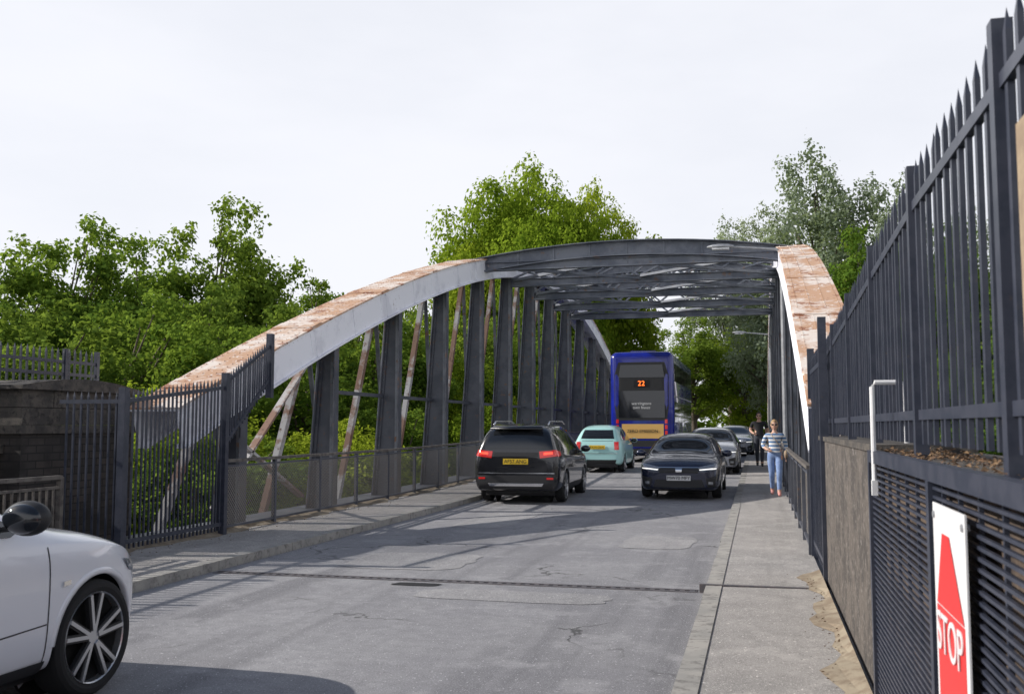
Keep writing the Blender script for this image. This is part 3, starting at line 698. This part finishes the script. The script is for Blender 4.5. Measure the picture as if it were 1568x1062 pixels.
st_s = [(-2.30,.42,.85,.78,.98,.66),(-2.27,.32,1.0,.88,1.16,.70),(-2.17,.27,1.04,.915,1.46,.67),(-1.98,.25,1.05,.925,1.62,.64),(-1.4,.24,1.04,.93,1.67,.64),(-.2,.23,1.02,.93,1.69,.64),(.45,.23,1.0,.93,1.58,.65),(1.15,.23,.99,.93,1.13,.78),(1.75,.23,.94,.92,1.03,.76),(2.15,.24,.84,.86,.92,.66),(2.28,.32,.70,.74,.76,.5)]
def suv_extra(mb):
    for s_ in (1,-1): mb.tube([(s_*.60,-1.75,1.655),(s_*.60,-1.6,1.725),(s_*.60,0,1.745),(s_*.60,.3,1.68)],.016,'chrome')
    mb.hexa([(-.57,-2.24,1.56),(.57,-2.24,1.56),(.52,-1.9,1.64),(-.52,-1.9,1.64),(-.55,-2.25,1.59),(.55,-2.25,1.59),(.50,-1.9,1.675),(-.50,-1.9,1.675)],'p_black')
    mb.tube([(0,-1.5,1.67),(0,-1.62,1.78)],.008,'trim')
c_b = car('black_suv_car', (-5.02,22.4,zg(22)), R(1.5), st_s, 'p_black', (-1.35,1.33,.345,.92),
    [([(-.64,1.16),(.64,1.16),(.56,1.50),(-.56,1.50)],'y',-1,'glass'),
     ([(.50,1.10),(.84,1.13),(.86,1.0),(.52,.96)],'y',-1,'tail',.010,True),
     ([(.60,1.075),(.78,1.09),(.78,1.045),(.60,1.03)],'y',-1,'brake',.014,True),
     ([(-2.24,1.13),(-1.9,1.09),(-1.9,1.02),(-2.2,.99)],'x',1,'tail',.010,True),
     ([(-.48,1.08),(.48,1.08),(.48,.99),(-.48,.99)],'y',-1,'trim',.008),
     ([(-.27,.95),(.27,.95),(.27,.83),(-.27,.83)],'y',-1,'ylw',.02),
     ([(-.40,.78),(.40,.78),(.40,.77),(-.40,.77)],'y',-1,'gap',.005),
     ([(-.84,.60),(.84,.60),(.78,.32),(-.78,.32)],'y',-1,'trim',.007),
     ([(-.82,.655),(.82,.655),(.82,.64),(-.82,.64)],'y',-1,'chrome',.010),
     ([(-.60,.44),(.60,.44),(.56,.38),(-.56,.38)],'y',-1,'chrome',.014),
     ([(.66,.56),(.80,.56),(.80,.52),(.66,.52)],'y',-1,'tail',.012,True),
     ([(-1.85,1.14),(-1.75,1.40),(-1.2,1.54),(-.2,1.57),(.3,1.49),(.95,1.10),(.85,1.06)],'x',1,'glass',.006,True),
     ([(-.55,1.06),(-.47,1.06),(-.49,1.56),(-.57,1.56)],'x',1,'trim',.009,True),
     ([(-1.45,1.06),(-1.34,1.06),(-1.44,1.56),(-1.56,1.55)],'x',1,'p_black',.010,True),
     ([(-.95,.24),(.9,.24),(.9,.38),(-.95,.38)],'x',1,'trim',.007,True)],
    (1.03,.80,1.10), extra=suv_extra)
text('AF57 ANG', .105, 'blk', (0,-2.335,.89), (R(90),0,0), c_b, 'number_plate_text')
st_f = [(-1.78,.36,.74,.62,.80,.5),(-1.74,.27,.88,.75,.98,.58),(-1.60,.23,.94,.80,1.24,.56),(-1.30,.21,.95,.815,1.43,.53),(-.8,.2,.95,.82,1.50,.53),(-.1,.2,.94,.82,1.50,.54),(.42,.2,.92,.82,1.38,.56),(1.0,.2,.9,.81,1.0,.66),(1.42,.22,.84,.77,.88,.58),(1.70,.25,.70,.66,.74,.45),(1.77,.32,.58,.52,.60,.35)]
c_f = car('mint_hatchback_car', (-5.05,33.2,zg(33)), R(0), st_f, 'p_teal', (-1.12,1.18,.30,.80),
    [([(-.54,1.07),(.54,1.07),(.46,1.35),(-.46,1.35)],'y',-1,'glass'),
     ([(.54,.97),(.68,.97),(.70,.72),(.56,.72)],'y',-1,'tail',.012,True),
     ([(-.26,.86),(.26,.86),(.26,.74),(-.26,.74)],'y',-1,'ylw',.02),
     ([(-.62,.40),(.62,.40),(.58,.28),(-.58,.28)],'y',-1,'trim',.008),
     ([(-.66,.61),(.66,.61),(.66,.59),(-.66,.59)],'y',-1,'chrome',.012),
     ([(-.50,1.01),(.50,1.01),(.50,1.0),(-.50,1.0)],'y',-1,'gap',.006),
     ([(-1.35,1.04),(-1.2,1.22),(-.7,1.36),(0,1.38),(.35,1.30),(.85,.98),(.75,.96)],'x',1,'glass',.006,True),
     ([(-.62,.96),(-.54,.96),(-.56,1.38),(-.64,1.38)],'x',1,'p_teal',.009,True)],
    (.90,.62,1.0))
text('EX14 OLN', .10, 'blk', (0,-1.825,.80), (R(90),0,0), c_f, 'number_plate_text')
st_w = [(-2.30,.42,.85,.74,.95,.6),(-2.2,.28,1.0,.88,1.2,.66),(-1.9,.24,1.02,.93,1.45,.62),(-1.2,.23,1.02,.945,1.58,.60),(-.3,.22,1.0,.945,1.60,.60),(.35,.22,.985,.945,1.46,.62),(1.02,.22,.965,.95,1.06,.79),(1.46,.22,.935,.95,1.01,.78),(1.76,.23,.875,.925,.935,.74),(1.93,.25,.79,.85,.84,.64),(2.02,.28,.70,.75,.72,.54),(2.06,.31,.60,.62,.62,.44)]
car('white_suv_car', (-4.93,3.93,0), R(0), st_w, 'p_white', (-1.35,1.44,.352,.935),
    [([(-.66,1.10),(.66,1.10),(.54,1.48),(-.54,1.48)],'y',1,'glass'),
     ([(-1.6,1.10),(-1.4,1.36),(-.5,1.49),(.15,1.43),(.85,1.06),(.75,1.03)],'x',1,'glass',.006,True),
     ([(.98,.30),(.988,.30),(1.0,.95),(.992,.95)],'x',1,'gap',.003,True),
     ([(-.05,.30),(-.038,.30),(-.04,1.0),(-.052,1.0)],'x',1,'gap',.003,True),
     ([(-.96,.22),(1.0,.22),(1.0,.31),(-.96,.31)],'x',1,'trim',.008,True),
     ([(-.9,.46),(.98,.52),(.98,.512),(-.9,.45)],'x',1,'gap',.002,True),
     ([(1.70,.80),(1.90,.76),(1.95,.68),(1.78,.72)],'x',1,'lamp',.008,True),
     ([(1.10,.74),(1.16,.745),(1.16,.715),(1.10,.71)],'x',1,'chrome',.012,True)],
    (1.06,.66,1.15), wheel_w=.23, msz=1.2, mk='trim')

bus = empty('double_decker_bus', (-4.42, 43.8, .25), R(0))
bm = bmesh.new(); bmesh.ops.create_cube(bm, size=1)
for v in bm.verts: v.co = Vector((v.co.x*2.5, v.co.y*10.6, v.co.z*4.0+2.32))
bmesh.ops.bevel(bm, geom=bm.edges[:], offset=.28, segments=6, affect='EDGES', profile=.5)
bm.normal_update(); bvh = BVHTree.FromBMesh(bm)
me = bpy.data.meshes.new('body'); bm.to_mesh(me); bm.free(); me.materials.append(M['p_bus'])
for p in me.polygons: p.use_smooth = True
o = bpy.data.objects.new('body', me); scene.collection.objects.link(o); o.parent = bus
mb = MB()
D = lambda pts, ax, sg_, k, off=.008: decal(mb, bvh, pts, ax, sg_, k, off, 2)
D([(-.98,1.62),(-1.06,2.2),(-1.06,3.4),(-.90,3.90),(.90,3.90),(1.06,3.4),(1.06,2.2),(.98,1.62)],'y',-1,'trim',.006)
D([(-.90,3.30),(-.82,3.80),(.82,3.80),(.90,3.30)],'y',-1,'glass',.012)
D([(-.9,1.72),(-.9,2.78),(.9,2.78),(.9,1.72)],'y',-1,'glass',.012)
D([(-.30,2.92),(-.30,3.20),(.30,3.20),(.30,2.92)],'y',-1,'gap',.014)
D([(-.78,.92),(-.78,1.48),(.85,1.48),(.85,.92)],'y',-1,'busyel',.012)
D([(-.70,.60),(-.70,.84),(.70,.84),(.70,.60)],'y',-1,'trim',.010)
for s_ in (1,-1):
    for z in (1.5,1.28,1.06): D([(s_*.90,z),(s_*.90,z+.16),(s_*1.0,z+.16),(s_*1.0,z)],'y',-1,'tail',.014)
    for (a, b_) in [(-4.9,-3.3),(-3.2,-1.6),(-1.5,.1),(.2,1.8),(1.9,3.5),(3.6,4.9)]:
        D([(a,3.15),(b_,3.15),(b_,3.85),(a,3.85)],'x',s_,'glass')
        D([(a,1.55),(b_,1.55),(b_,2.35),(a,2.35)],'x',s_,'glass')
    D([(-5.0,2.55),(5.0,2.55),(5.0,2.60),(-5.0,2.60)],'x',s_,'galv')
mb.obj('windows_and_panels', parent=bus)
mb = MB()
for y in (-2.6,2.9):
    for s_ in (1,-1): wheel(mb, (s_*1.13,y,.48),.48,.26,s_,'alloy',8,False)
mb.box(-1.1,1.1,-5.0,5.0,.3,.5,'trim'); mb.box(-1.15,1.15,-5.36,-5.25,.34,.52,'trim')
mb.box(-.5,.5,-4.6,-3.4,4.3,4.40,'p_bus')
mb.obj('wheels_and_chassis', parent=bus)
text('22', .28, 'amber', (0,-5.325,3.06), (R(90),0,0), bus, 'route_number')
text('warringtons\nown buses', .16, 'plw', (0,-5.325,2.2), (R(90),0,0), bus, 'rear_lettering')
text('ZERO EMISSION', .17, 'blk', (.03,-5.325,1.2), (R(90),0,0), bus, 'advert_lettering')

# ---------------------------------------------------------------- people
def person(name, loc, rz, H, J, mats, hairk, female, glasses=True):
    root = empty(name, loc, rz); s = H/1.70; root.scale = (s, s, s)
    names = list(J.keys()); E = [('pelvis','waist'),('waist','chest'),('chest','nb'),('nb','neck'),('neck','skull')]
    for d in 'LR':
        E += [('chest','sh'+d),('sh'+d,'el'+d),('el'+d,'wr'+d),('wr'+d,'pa'+d),('pelvis','hi'+d),('hi'+d,'kn'+d),('kn'+d,'ca'+d),('ca'+d,'an'+d),('an'+d,'to'+d)]
    me = bpy.data.meshes.new('sk'); me.from_pydata([J[n][0] for n in names], [(names.index(a), names.index(b_)) for a, b_ in E], []); me.update()
    o = bpy.data.objects.new('body', me); scene.collection.objects.link(o)
    md = o.modifiers.new('k', 'SKIN'); md.use_smooth_shade = True
    sv = me.skin_vertices[0].data
    for i, n in enumerate(names):
        r = J[n][1]; sv[i].radius = r if hasattr(r, '__len__') else (r, r); sv[i].use_root = (n == 'pelvis')
    md2 = o.modifiers.new('s', 'SUBSURF'); md2.levels = 2; md2.render_levels = 2
    dg = bpy.context.evaluated_depsgraph_get(); m2 = bpy.data.meshes.new_from_object(o.evaluated_get(dg)); o.modifiers.clear(); o.data = m2
    m2.materials.clear()
    for k in mats['list']: m2.materials.append(M[k])
    P_ = {n: Vector(J[n][0]) for n in names}
    for p in m2.polygons:
        c = p.center; best = None; bd = 9
        for a, b_ in E:
            A, B = P_[a], P_[b_]; t = max(0, min(1, (c-A).dot(B-A)/max(1e-6, (B-A).length_squared))); d = (c-(A+(B-A)*t)).length
            if d < bd: bd = d; best = (a, b_, t)
        p.material_index = mats['f'](best[0], best[1], best[2], c); p.use_smooth = True
    o.parent = root
    vs = []; es = []; rad = []
    for d, sx in (('L', 1), ('R', -1)):
        w = P_['wr'+d]; pa = P_['pa'+d]; ax = (pa-w).normalized(); sd = Vector((0, 1, 0)) - ax*ax.y; sd.normalize(); nn = ax.cross(sd)
        for i in range(4):
            L = (.072, .080, .074, .058)[i]; b0 = pa+sd*(.027-.018*i)
            i0 = len(vs); vs += [b0-ax*.03, b0+ax*.02, b0+ax*(.02+L*.5)+nn*sx*.006, b0+ax*(.02+L*.9)+nn*sx*.022]; rad += [.011, .009, .008, .006]
            es += [(i0, i0+1), (i0+1, i0+2), (i0+2, i0+3)]
        i0 = len(vs); b0 = w+(pa-w)*.35+sd*.02; vs += [b0, b0+sd*.028+ax*.02, b0+sd*.036+ax*.052]; rad += [.013, .011, .008]; es += [(i0, i0+1), (i0+1, i0+2)]
    me = bpy.data.meshes.new('hands'); me.from_pydata(vs, es, []); h = bpy.data.objects.new('hands', me); scene.collection.objects.link(h)
    md = h.modifiers.new('k', 'SKIN'); md.use_smooth_shade = True
    for i, r in enumerate(rad): me.skin_vertices[0].data[i].radius = (r, r)
    for i in set(range(len(vs)))-set(b_ for a, b_ in es): me.skin_vertices[0].data[i].use_root = True
    md2 = h.modifiers.new('s', 'SUBSURF'); md2.levels = 1
    dg = bpy.context.evaluated_depsgraph_get(); m3 = bpy.data.meshes.new_from_object(h.evaluated_get(dg)); h.modifiers.clear(); h.data = m3; m3.materials.clear(); m3.materials.append(M['skin']); h.parent = root
    hc = P_['skull']; mb = MB(); nu, nv = 24, 18; vs = []
    for i in range(nv+1):
        a = math.pi*i/nv
        for j in range(nu):
            t = 2*math.pi*j/nu; x = .076*math.sin(a)*math.cos(t); y = .094*math.sin(a)*math.sin(t); z = .118*math.cos(a)
            if z < 0: x *= 1-.28*(z/.118)**2; y = y*(1-.12*(z/.118)**2)
            if y < 0:
                y -= .022*math.exp(-((x/.013)**2+((z+.012)/.022)**2))
                y += .008*math.exp(-(((abs(x)-.032)/.016)**2+((z-.012)/.012)**2))
                y -= .006*math.exp(-((x/.025)**2+((z+.058)/.010)**2))
                y -= .010*math.exp(-((x/.025)**2+((z+.100)/.018)**2))
            vs.append((hc.x+x, hc.y+y, hc.z+z))
    mb.add(vs, [(i*nu+j, (i+1)*nu+j, (i+1)*nu+(j+1)%nu, i*nu+(j+1)%nu) for i in range(nv) for j in range(nu)], 'skin')
    for sx in (1, -1): mb.ell((hc.x+sx*.077, hc.y+.01, hc.z-.005), (.012, .022, .032), 'skin', 8, 6)
    mb.ell((hc.x, hc.y-.092, hc.z-.058), (.024, .006, .006), 'shoe', 8, 6)
    if glasses:
        for sx in (1, -1): mb.ell((hc.x+sx*.034, hc.y-.090, hc.z+.012), (.029, .010, .020), 'glass', 12, 8)
        mb.bar((hc.x-.07, hc.y-.085, hc.z+.018), (hc.x+.07, hc.y-.085, hc.z+.018), .008, .008, 'gap')
        for sx in (1, -1): mb.bar((hc.x+sx*.07, hc.y-.085, hc.z+.018), (hc.x+sx*.08, hc.y+.02, hc.z+.012), .006, .008, 'gap')
    else:
        for sx in (1, -1): mb.ell((hc.x+sx*.032, hc.y-.083, hc.z+.012), (.014, .008, .007), 'plw', 8, 6)
    mb.obj('head', smooth=True, parent=root)
    mb = MB(); vs = []
    for i in range(nv+1):
        a = math.pi*i/nv
        for j in range(nu):
            t = 2*math.pi*j/nu; f = max(0, -math.sin(t))
            lim = (.30+.42*(1-f))*math.pi if not female else (.30+.50*(1-f**.6))*math.pi
            aa = a*lim/math.pi; rr = 1.10+.02*math.sin(j*5.0)
            vs.append((hc.x+.076*rr*math.sin(aa)*math.cos(t), hc.y+.01+.098*rr*math.sin(aa)*math.sin(t), hc.z+.006+.122*1.05*math.cos(aa)))
    mb.add(vs, [(i*nu+j, (i+1)*nu+j, (i+1)*nu+(j+1)%nu, i*nu+(j+1)%nu) for i in range(nv) for j in range(nu)], hairk)
    mb.obj('hair', smooth=True, parent=root)
    return root
J = {'pelvis':((0,0,.95),(.145,.11)),'waist':((0,0,1.09),(.13,.10)),'chest':((0,0,1.27),(.145,.11)),'nb':((0,.005,1.41),.06),'neck':((0,-.005,1.475),.047),'skull':((0,-.015,1.585),.05),
 'shL':((.175,0,1.375),.062),'elL':((.245,.06,1.12),.048),'wrL':((.23,-.08,.93),.031),'paL':((.225,-.11,.865),.03),
 'shR':((-.175,0,1.375),.062),'elR':((-.265,.04,1.13),.048),'wrR':((-.18,-.16,1.05),.031),'paR':((-.13,-.22,1.04),.03),
 'hiL':((.09,0,.90),.105),'knL':((.085,-.20,.52),.068),'caL':((.08,-.17,.36),.062),'anL':((.075,-.20,.10),.045),'toL':((.085,-.34,.045),.038),
 'hiR':((-.09,0,.90),.105),'knR':((-.075,-.02,.51),.068),'caR':((-.07,.10,.36),.062),'anR':((-.065,.24,.13),.045),'toR':((-.07,.15,.04),.038)}
def fw(a, b_, t, c):
    if a == 'pelvis' and b_.startswith('hi'): return 1
    if a[:2] in ('hi','kn'): return 1
    if a[:2] == 'ca': return 1 if t < .75 else 2
    if a[:2] == 'an': return 3
    if a == 'pelvis': return 0 if c.z > .93 else 1
    if a in ('waist','chest'): return 0
    if a in ('nb','neck'): return 2
    if a[:2] == 'sh': return 0
    if a[:2] == 'el': return 0 if t < .55 else 2
    return 2
w1 = person('walking_woman', (.34,22.3,.10+zg(22.3)), 0, 1.66, J, {'list':['stripe','jeans','skin','shoe'],'f':fw}, 'hair', True)
mb = MB()
mb.tube([(-.10,-.125,1.42),(.02,-.16,1.25),(.18,-.14,1.02)],.009,'tan'); mb.ell((.24,-.12,.95),(.05,.10,.09),'tan'); mb.obj('shoulder_bag', smooth=True, parent=w1)
J2 = dict(J); J2['chest']=((0,0,1.28),(.16,.115)); J2['shL']=((.19,0,1.385),.068); J2['shR']=((-.19,0,1.385),.068)
J2['elL']=((.27,.08,1.12),.052); J2['wrL']=((.25,-.02,.90),.033); J2['paL']=((.245,-.05,.83),.032)
def fm(a, b_, t, c):
    if a[:2] == 'sh': return 0 if t < .6 else 2
    if a[:2] == 'el': return 2
    return fw(a, b_, t, c)
person('walking_man', (.02,34.0,.10+zg(34)), 0, 1.82, J2, {'list':['blackc','trouser','skin','shoeD'],'f':fm}, 'hairD', False)
person('walking_man', (.05,46.5,.10+zg(46)), 0, 1.80, J2, {'list':['lime','trouser','skin','shoeD'],'f':fm}, 'hairD', False)

# ---------------------------------------------------------------- trees
rng = np.random.default_rng(11)
def quadmesh(name, V, F, mi, tint, mats):
    me = bpy.data.meshes.new(name); me.vertices.add(len(V)); me.vertices.foreach_set('co', V.astype(np.float32).ravel())
    me.loops.add(F.size); me.loops.foreach_set('vertex_index', F.astype(np.int32).ravel())
    me.polygons.add(len(F)); me.polygons.foreach_set('loop_start', np.arange(0, F.size, 4, dtype=np.int32))
    for k in mats: me.materials.append(M[k])
    me.polygons.foreach_set('material_index', mi.astype(np.int32))
    at = me.attributes.new('tint', 'FLOAT', 'POINT'); at.data.foreach_set('value', tint.astype(np.float32))
    me.update(calc_edges=True); me.validate(); return me
def leaves(P, nrm_c, size):
    n = len(P); a = rng.normal(size=(n,3)); a /= np.linalg.norm(a,axis=1)[:,None]
    nn = nrm_c*.9+rng.normal(size=(n,3))*.55+np.array([0,0,.5]); nn /= np.linalg.norm(nn,axis=1)[:,None]
    a = np.cross(nn, a); a /= np.linalg.norm(a,axis=1)[:,None]; b_ = np.cross(nn, a)
    L = size*rng.uniform(.6,1.3,n)[:,None]
    V = np.stack([P+a*L*.5, P+b_*L*.34+a*L*.05, P-a*L*.5, P-b_*L*.34+a*L*.05], 1).reshape(-1,3)
    return V, np.arange(n*4).reshape(-1,4)
def tree_mesh(name, seed, leafk, R_=4.2, H=15, cb=.2, ncl=105, nl=360, size=.25, rc=(.7,1.5), squash=.75, kind='round'):
    global rng; rng = np.random.default_rng(seed)
    zc_ = H*(1+cb)/2; hz = H*(1-cb)/2
    C = []; ph = rng.uniform(0,6.28,6)
    while len(C) < ncl:
        d = rng.normal(size=3); d /= np.linalg.norm(d); r = rng.uniform(0,1)**.36
        at_ = math.atan2(d[1],d[0])
        lump = 1+.20*math.sin(3*at_+ph[0]+2*d[2])+.13*math.sin(5*at_+ph[1])+.12*math.sin(6*d[2]+ph[2])
        tap = 1.0 if kind != 'tall' else (1-.3*d[2])
        hor = R_*r*lump*tap
        p = np.array([d[0]*hor, d[1]*hor, zc_+d[2]*hz*r*(.94+.10*math.sin(4*at_+ph[3]))])
        C.append(p)
    C = np.array(C)
    Vs=[]; Fs=[]; T=[]; mi=[]; nv=0
    rad = rng.uniform(rc[0], rc[1], ncl)*np.where(C[:,2] > H*.82, .7, 1.0); cbright = rng.uniform(0,1,ncl)
    for c, r, cbv in zip(C, rad, cbright):
        n = int(nl*(r/rc[1])**2*rng.uniform(.8,1.2))+20
        ns = 10; sd_ = rng.normal(size=(ns,3)); sd_ /= np.linalg.norm(sd_,axis=1)[:,None]
        sc = sd_*r*rng.uniform(.45,1.0,(ns,1))
        idx = rng.integers(0,ns,n)
        loc = sc[idx]+rng.normal(size=(n,3))*r*.22
        loc[:,2] *= squash
        nr = loc/np.maximum(np.linalg.norm(loc,axis=1)[:,None],1e-3)
        V,F = leaves(c+loc, nr, size)
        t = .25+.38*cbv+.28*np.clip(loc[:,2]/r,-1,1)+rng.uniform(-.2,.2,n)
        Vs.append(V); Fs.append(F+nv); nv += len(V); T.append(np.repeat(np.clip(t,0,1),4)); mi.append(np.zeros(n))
    mb = MB(); th_ = H*.75; lean = rng.normal(size=2)*.3
    mb.tube([(lean[0]*k*k, lean[1]*k*k, th_*k) for k in (0,.15,.35,.6,.8,1)], [H*.022*x for x in (1.3,1,.85,.6,.4,.15)], 'bark', 8, False)
    for i in rng.permutation(ncl)[:34]:
        c = C[i]; k = np.clip((c[2]-H*.12)/th_*.65, .18, .9); b0 = np.array([lean[0]*k*k, lean[1]*k*k, th_*k])
        m_ = b0+(c-b0)*.5+rng.normal(size=3)*.25+np.array([0,0,.25]); r0 = H*.008*rng.uniform(.7,1.2)
        mb.tube([tuple(b0),tuple(m_),tuple(c)], [r0,r0*.6,r0*.2], 'bark', 6, False)
    V = np.array(mb.v); F = np.array(mb.f); Vs.append(V); Fs.append(F+nv); T.append(np.zeros(len(V))); mi.append(np.ones(len(F)))
    return quadmesh(name, np.concatenate(Vs), np.concatenate(Fs), np.concatenate(mi), np.concatenate(T), [leafk,'bark'])
TM = {
 'A': tree_mesh('tree_a', 1, 'leafA'), 'B': tree_mesh('tree_b', 2, 'leafA', R_=4.0, cb=.12),
 'L': tree_mesh('tree_l', 3, 'leafB', ncl=200, R_=4.7, cb=.08, size=.22, nl=460, rc=(.8,1.6)),
 'S': tree_mesh('tree_s', 4, 'leafS', R_=4.0, cb=.12, ncl=160, size=.19, nl=340, rc=(.5,1.2), squash=1.05, kind='tall'),
 'D': tree_mesh('tree_d', 5, 'leafD', R_=4.8, cb=.04, ncl=140),
 'P': tree_mesh('tree_p', 6, 'leafA', R_=2.9, cb=.25, ncl=50, nl=200, rc=(.5,.95), kind='tall', size=.22)}
RB = {'A':4.9,'B':4.7,'L':5.3,'S':4.5,'D':5.5,'P':3.3}
NM = {'A':'sycamore_tree','B':'sycamore_tree','L':'lime_tree','S':'silver_willow_tree','D':'oak_tree','P':'ash_tree'}
def tree(kind, X, Y, ztop, rad):
    zb = th(X, Y)-.1; o = bpy.data.objects.new(NM[kind], TM[kind]); scene.collection.objects.link(o)
    o.location = (X, Y, zb); s = rad/RB[kind]; o.scale = (s, s, (ztop-zb)/15.2); o.rotation_euler = (0, 0, random.uniform(0, 6.28))
for t in [('A',-30.8,52,15.4,5.2),('B',-33.6,48.5,13.6,5.2),('A',-35.5,44.8,13.1,4.8),('B',-38.5,42.0,12.6,5.0),('D',-42,37,12.5,5.5),
 ('P',-27.6,57,13.2,3.2),('P',-26.0,59.3,12.4,3.0),('D',-24.6,45.4,9.4,4.8),('B',-20.6,34,6.4,3.6),('D',-25.8,30.2,6.6,5.0),('A',-25.0,35.5,7.4,4.8),
 ('B',-19.5,40.5,7.0,4.2),('A',-19.5,48.7,9.0,4.4),('L',-20.4,56.8,9.4,4.8),('B',-19.6,63,9.8,4.8),('D',-28,40,8.5,5),('D',-31,33,8,5),('A',-29,47,9.5,5),('D',-34,37,9,5.5),
 ('L',-19.6,84,27.6,7.2),('L',-15.0,90,26.6,6.0),('L',-24.0,82,20.5,5.4),('L',-17.5,79,21.5,5.6),('L',-21.5,87,25.5,6.5),('D',-17,73,12,5.5),('D',-26,72,12,6),('A',-32,68,12,6),
 ('L',-13.5,70,7,3.2),('B',-15,64,6.5,3.6),('L',-13.8,55,4.0,3.2),('L',-13.5,47,3.2,3.0),('B',-14.5,39,3.0,3.2),('L',-13.8,31,2.4,3.0),('D',-15,24,2.0,3.3),('L',-18,27,3.5,3.5),
 ('A',-13.5,103,14.0,6),('A',-7,112,14,6),('L',-1.5,116,14,6),('A',4,104,14,5.5),('L',-10.5,92,10,4),('B',-9.6,78,6.5,2.6),('L',5.0,76,8,3.2),('L',4.8,88,11,3.4),('A',5.5,96,13,4.5),
 ('S',5.6,82,25.4,6.8),('S',10.4,79,21.4,5.6),('S',1.8,90,22.4,5.0),('S',-3.0,120,28.0,6.5),('A',8.0,72,16,5.0),('A',12.0,71,16,5.2),('S',14.5,76,18,4.5),
 ('D',13.2,58,7.4,4.5),('A',17.5,56,8,5),('D',22,50,7.5,5),('A',9.5,50,5.0,4.0),('A',18,68,11,5),('D',26,62,11,6)]:
    tree(*t)
def mass(name, pts, leafk, size):
    Vs=[];Fs=[];T=[];nv=0
    for (x,y,z,r,n) in pts:
        d = rng.normal(size=(n,3)); d /= np.linalg.norm(d,axis=1)[:,None]; loc = d*r*(rng.uniform(0,1,(n,1))**.4); loc[:,2]*=.8
        V,F = leaves(np.array([x,y,z])+loc, d, size); cb_ = rng.uniform(0,.5)
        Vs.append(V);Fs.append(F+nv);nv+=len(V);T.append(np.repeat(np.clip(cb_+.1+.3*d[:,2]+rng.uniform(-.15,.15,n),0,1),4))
    me = quadmesh(name,np.concatenate(Vs),np.concatenate(Fs),np.zeros(sum(len(f) for f in Fs)),np.concatenate(T),[leafk])
    o = bpy.data.objects.new(name, me); scene.collection.objects.link(o)
pts=[]
for i in range(650):
    a = R(random.uniform(-62,38)); d = random.uniform(120,150); hgt = 9+3*math.sin(a*9)+1.5*math.sin(a*23)
    pts.append((math.sin(a)*d-3, math.cos(a)*d, random.uniform(-3, hgt), random.uniform(1.8,3.6), 110))
mass('distant_trees', pts, 'leafA', .8)
pts=[]
for i in range(420):
    X = random.uniform(-30,-10.8); Y = random.uniform(14,68); pts.append((X,Y,th(X,Y)+random.uniform(0,1.5),random.uniform(.6,1.5),110))
for i in range(160):
    X = random.uniform(2.8,24); Y = random.uniform(14,78); pts.append((X,Y,th(X,Y)+random.uniform(0,1.4),random.uniform(.6,1.5),100))
for i in range(60):
    X = random.choice([random.uniform(-16,-9.5),random.uniform(3,9)]); Y = random.uniform(72,110); pts.append((X,Y,th(X,Y)+random.uniform(0,1.6),random.uniform(.6,1.4),120))
mass('undergrowth', pts, 'leafB', .22)

# ---------------------------------------------------------------- light, sky, camera
sd = Vector((-1,-.16,.57)).normalized(); el = math.asin(sd.z); az = math.atan2(sd.x, sd.y)
w = bpy.data.worlds.new('World'); scene.world = w; w.use_nodes = True; nt = w.node_tree
bg = nt.nodes['Background']; sky = N(nt, 'ShaderNodeTexSky'); sky.sky_type = 'NISHITA'; sky.sun_disc = False
sky.sun_elevation = el; sky.sun_rotation = az; sky.dust_density = 1.2; sky.air_density = 1.0; sky.ozone_density = 1.0
tc = N(nt, 'ShaderNodeTexCoord'); mp = N(nt, 'ShaderNodeMapping'); mp.inputs['Scale'].default_value = (1, 1, 3.0); mp.inputs['Rotation'].default_value = (0, R(14), 0)
nt.links.new(tc.outputs['Generated'], mp.inputs['Vector'])
cf = ramp(nt, noise(nt, mp.outputs[0], 1.8, 5, .55), .3, .7)
sep = N(nt, 'ShaderNodeSeparateXYZ'); nt.links.new(tc.outputs['Generated'], sep.inputs[0])
haze = ramp(nt, sep.outputs[2], .70, .40)
cov = math_(nt, 'ADD', .86, math_(nt, 'MULTIPLY', cf, .13))
fac = math_(nt, 'MULTIPLY', math_(nt, 'ADD', .03, math_(nt, 'MULTIPLY', haze, .97)), cov)
cl = mix(nt, fac, sky.outputs[0], (9.0, 9.15, 9.75)); nt.links.new(cl, bg.inputs['Color']); bg.inputs['Strength'].default_value = .105
L = bpy.data.lights.new('sun', 'SUN'); L.energy = 5.0; L.angle = R(.5); L.color = (1, .95, .88)
lo = bpy.data.objects.new('sun', L); scene.collection.objects.link(lo); lo.rotation_euler = sd.to_track_quat('Z', 'Y').to_euler()
cam = bpy.data.cameras.new('camera'); co = bpy.data.objects.new('camera', cam); scene.collection.objects.link(co)
cam.sensor_width = 36; cam.lens = 36*1500/1568; cam.clip_start = .05; cam.clip_end = 2000
co.location = (0, 0, 1.65); co.rotation_euler = (R(90+4.61), 0, math.atan(376/1500))
cam.dof.use_dof = True; cam.dof.focus_distance = 24; cam.dof.aperture_fstop = 5.6
scene.camera = co
scene.view_settings.view_transform = 'Standard'; scene.view_settings.look = 'None'; scene.view_settings.exposure = 0
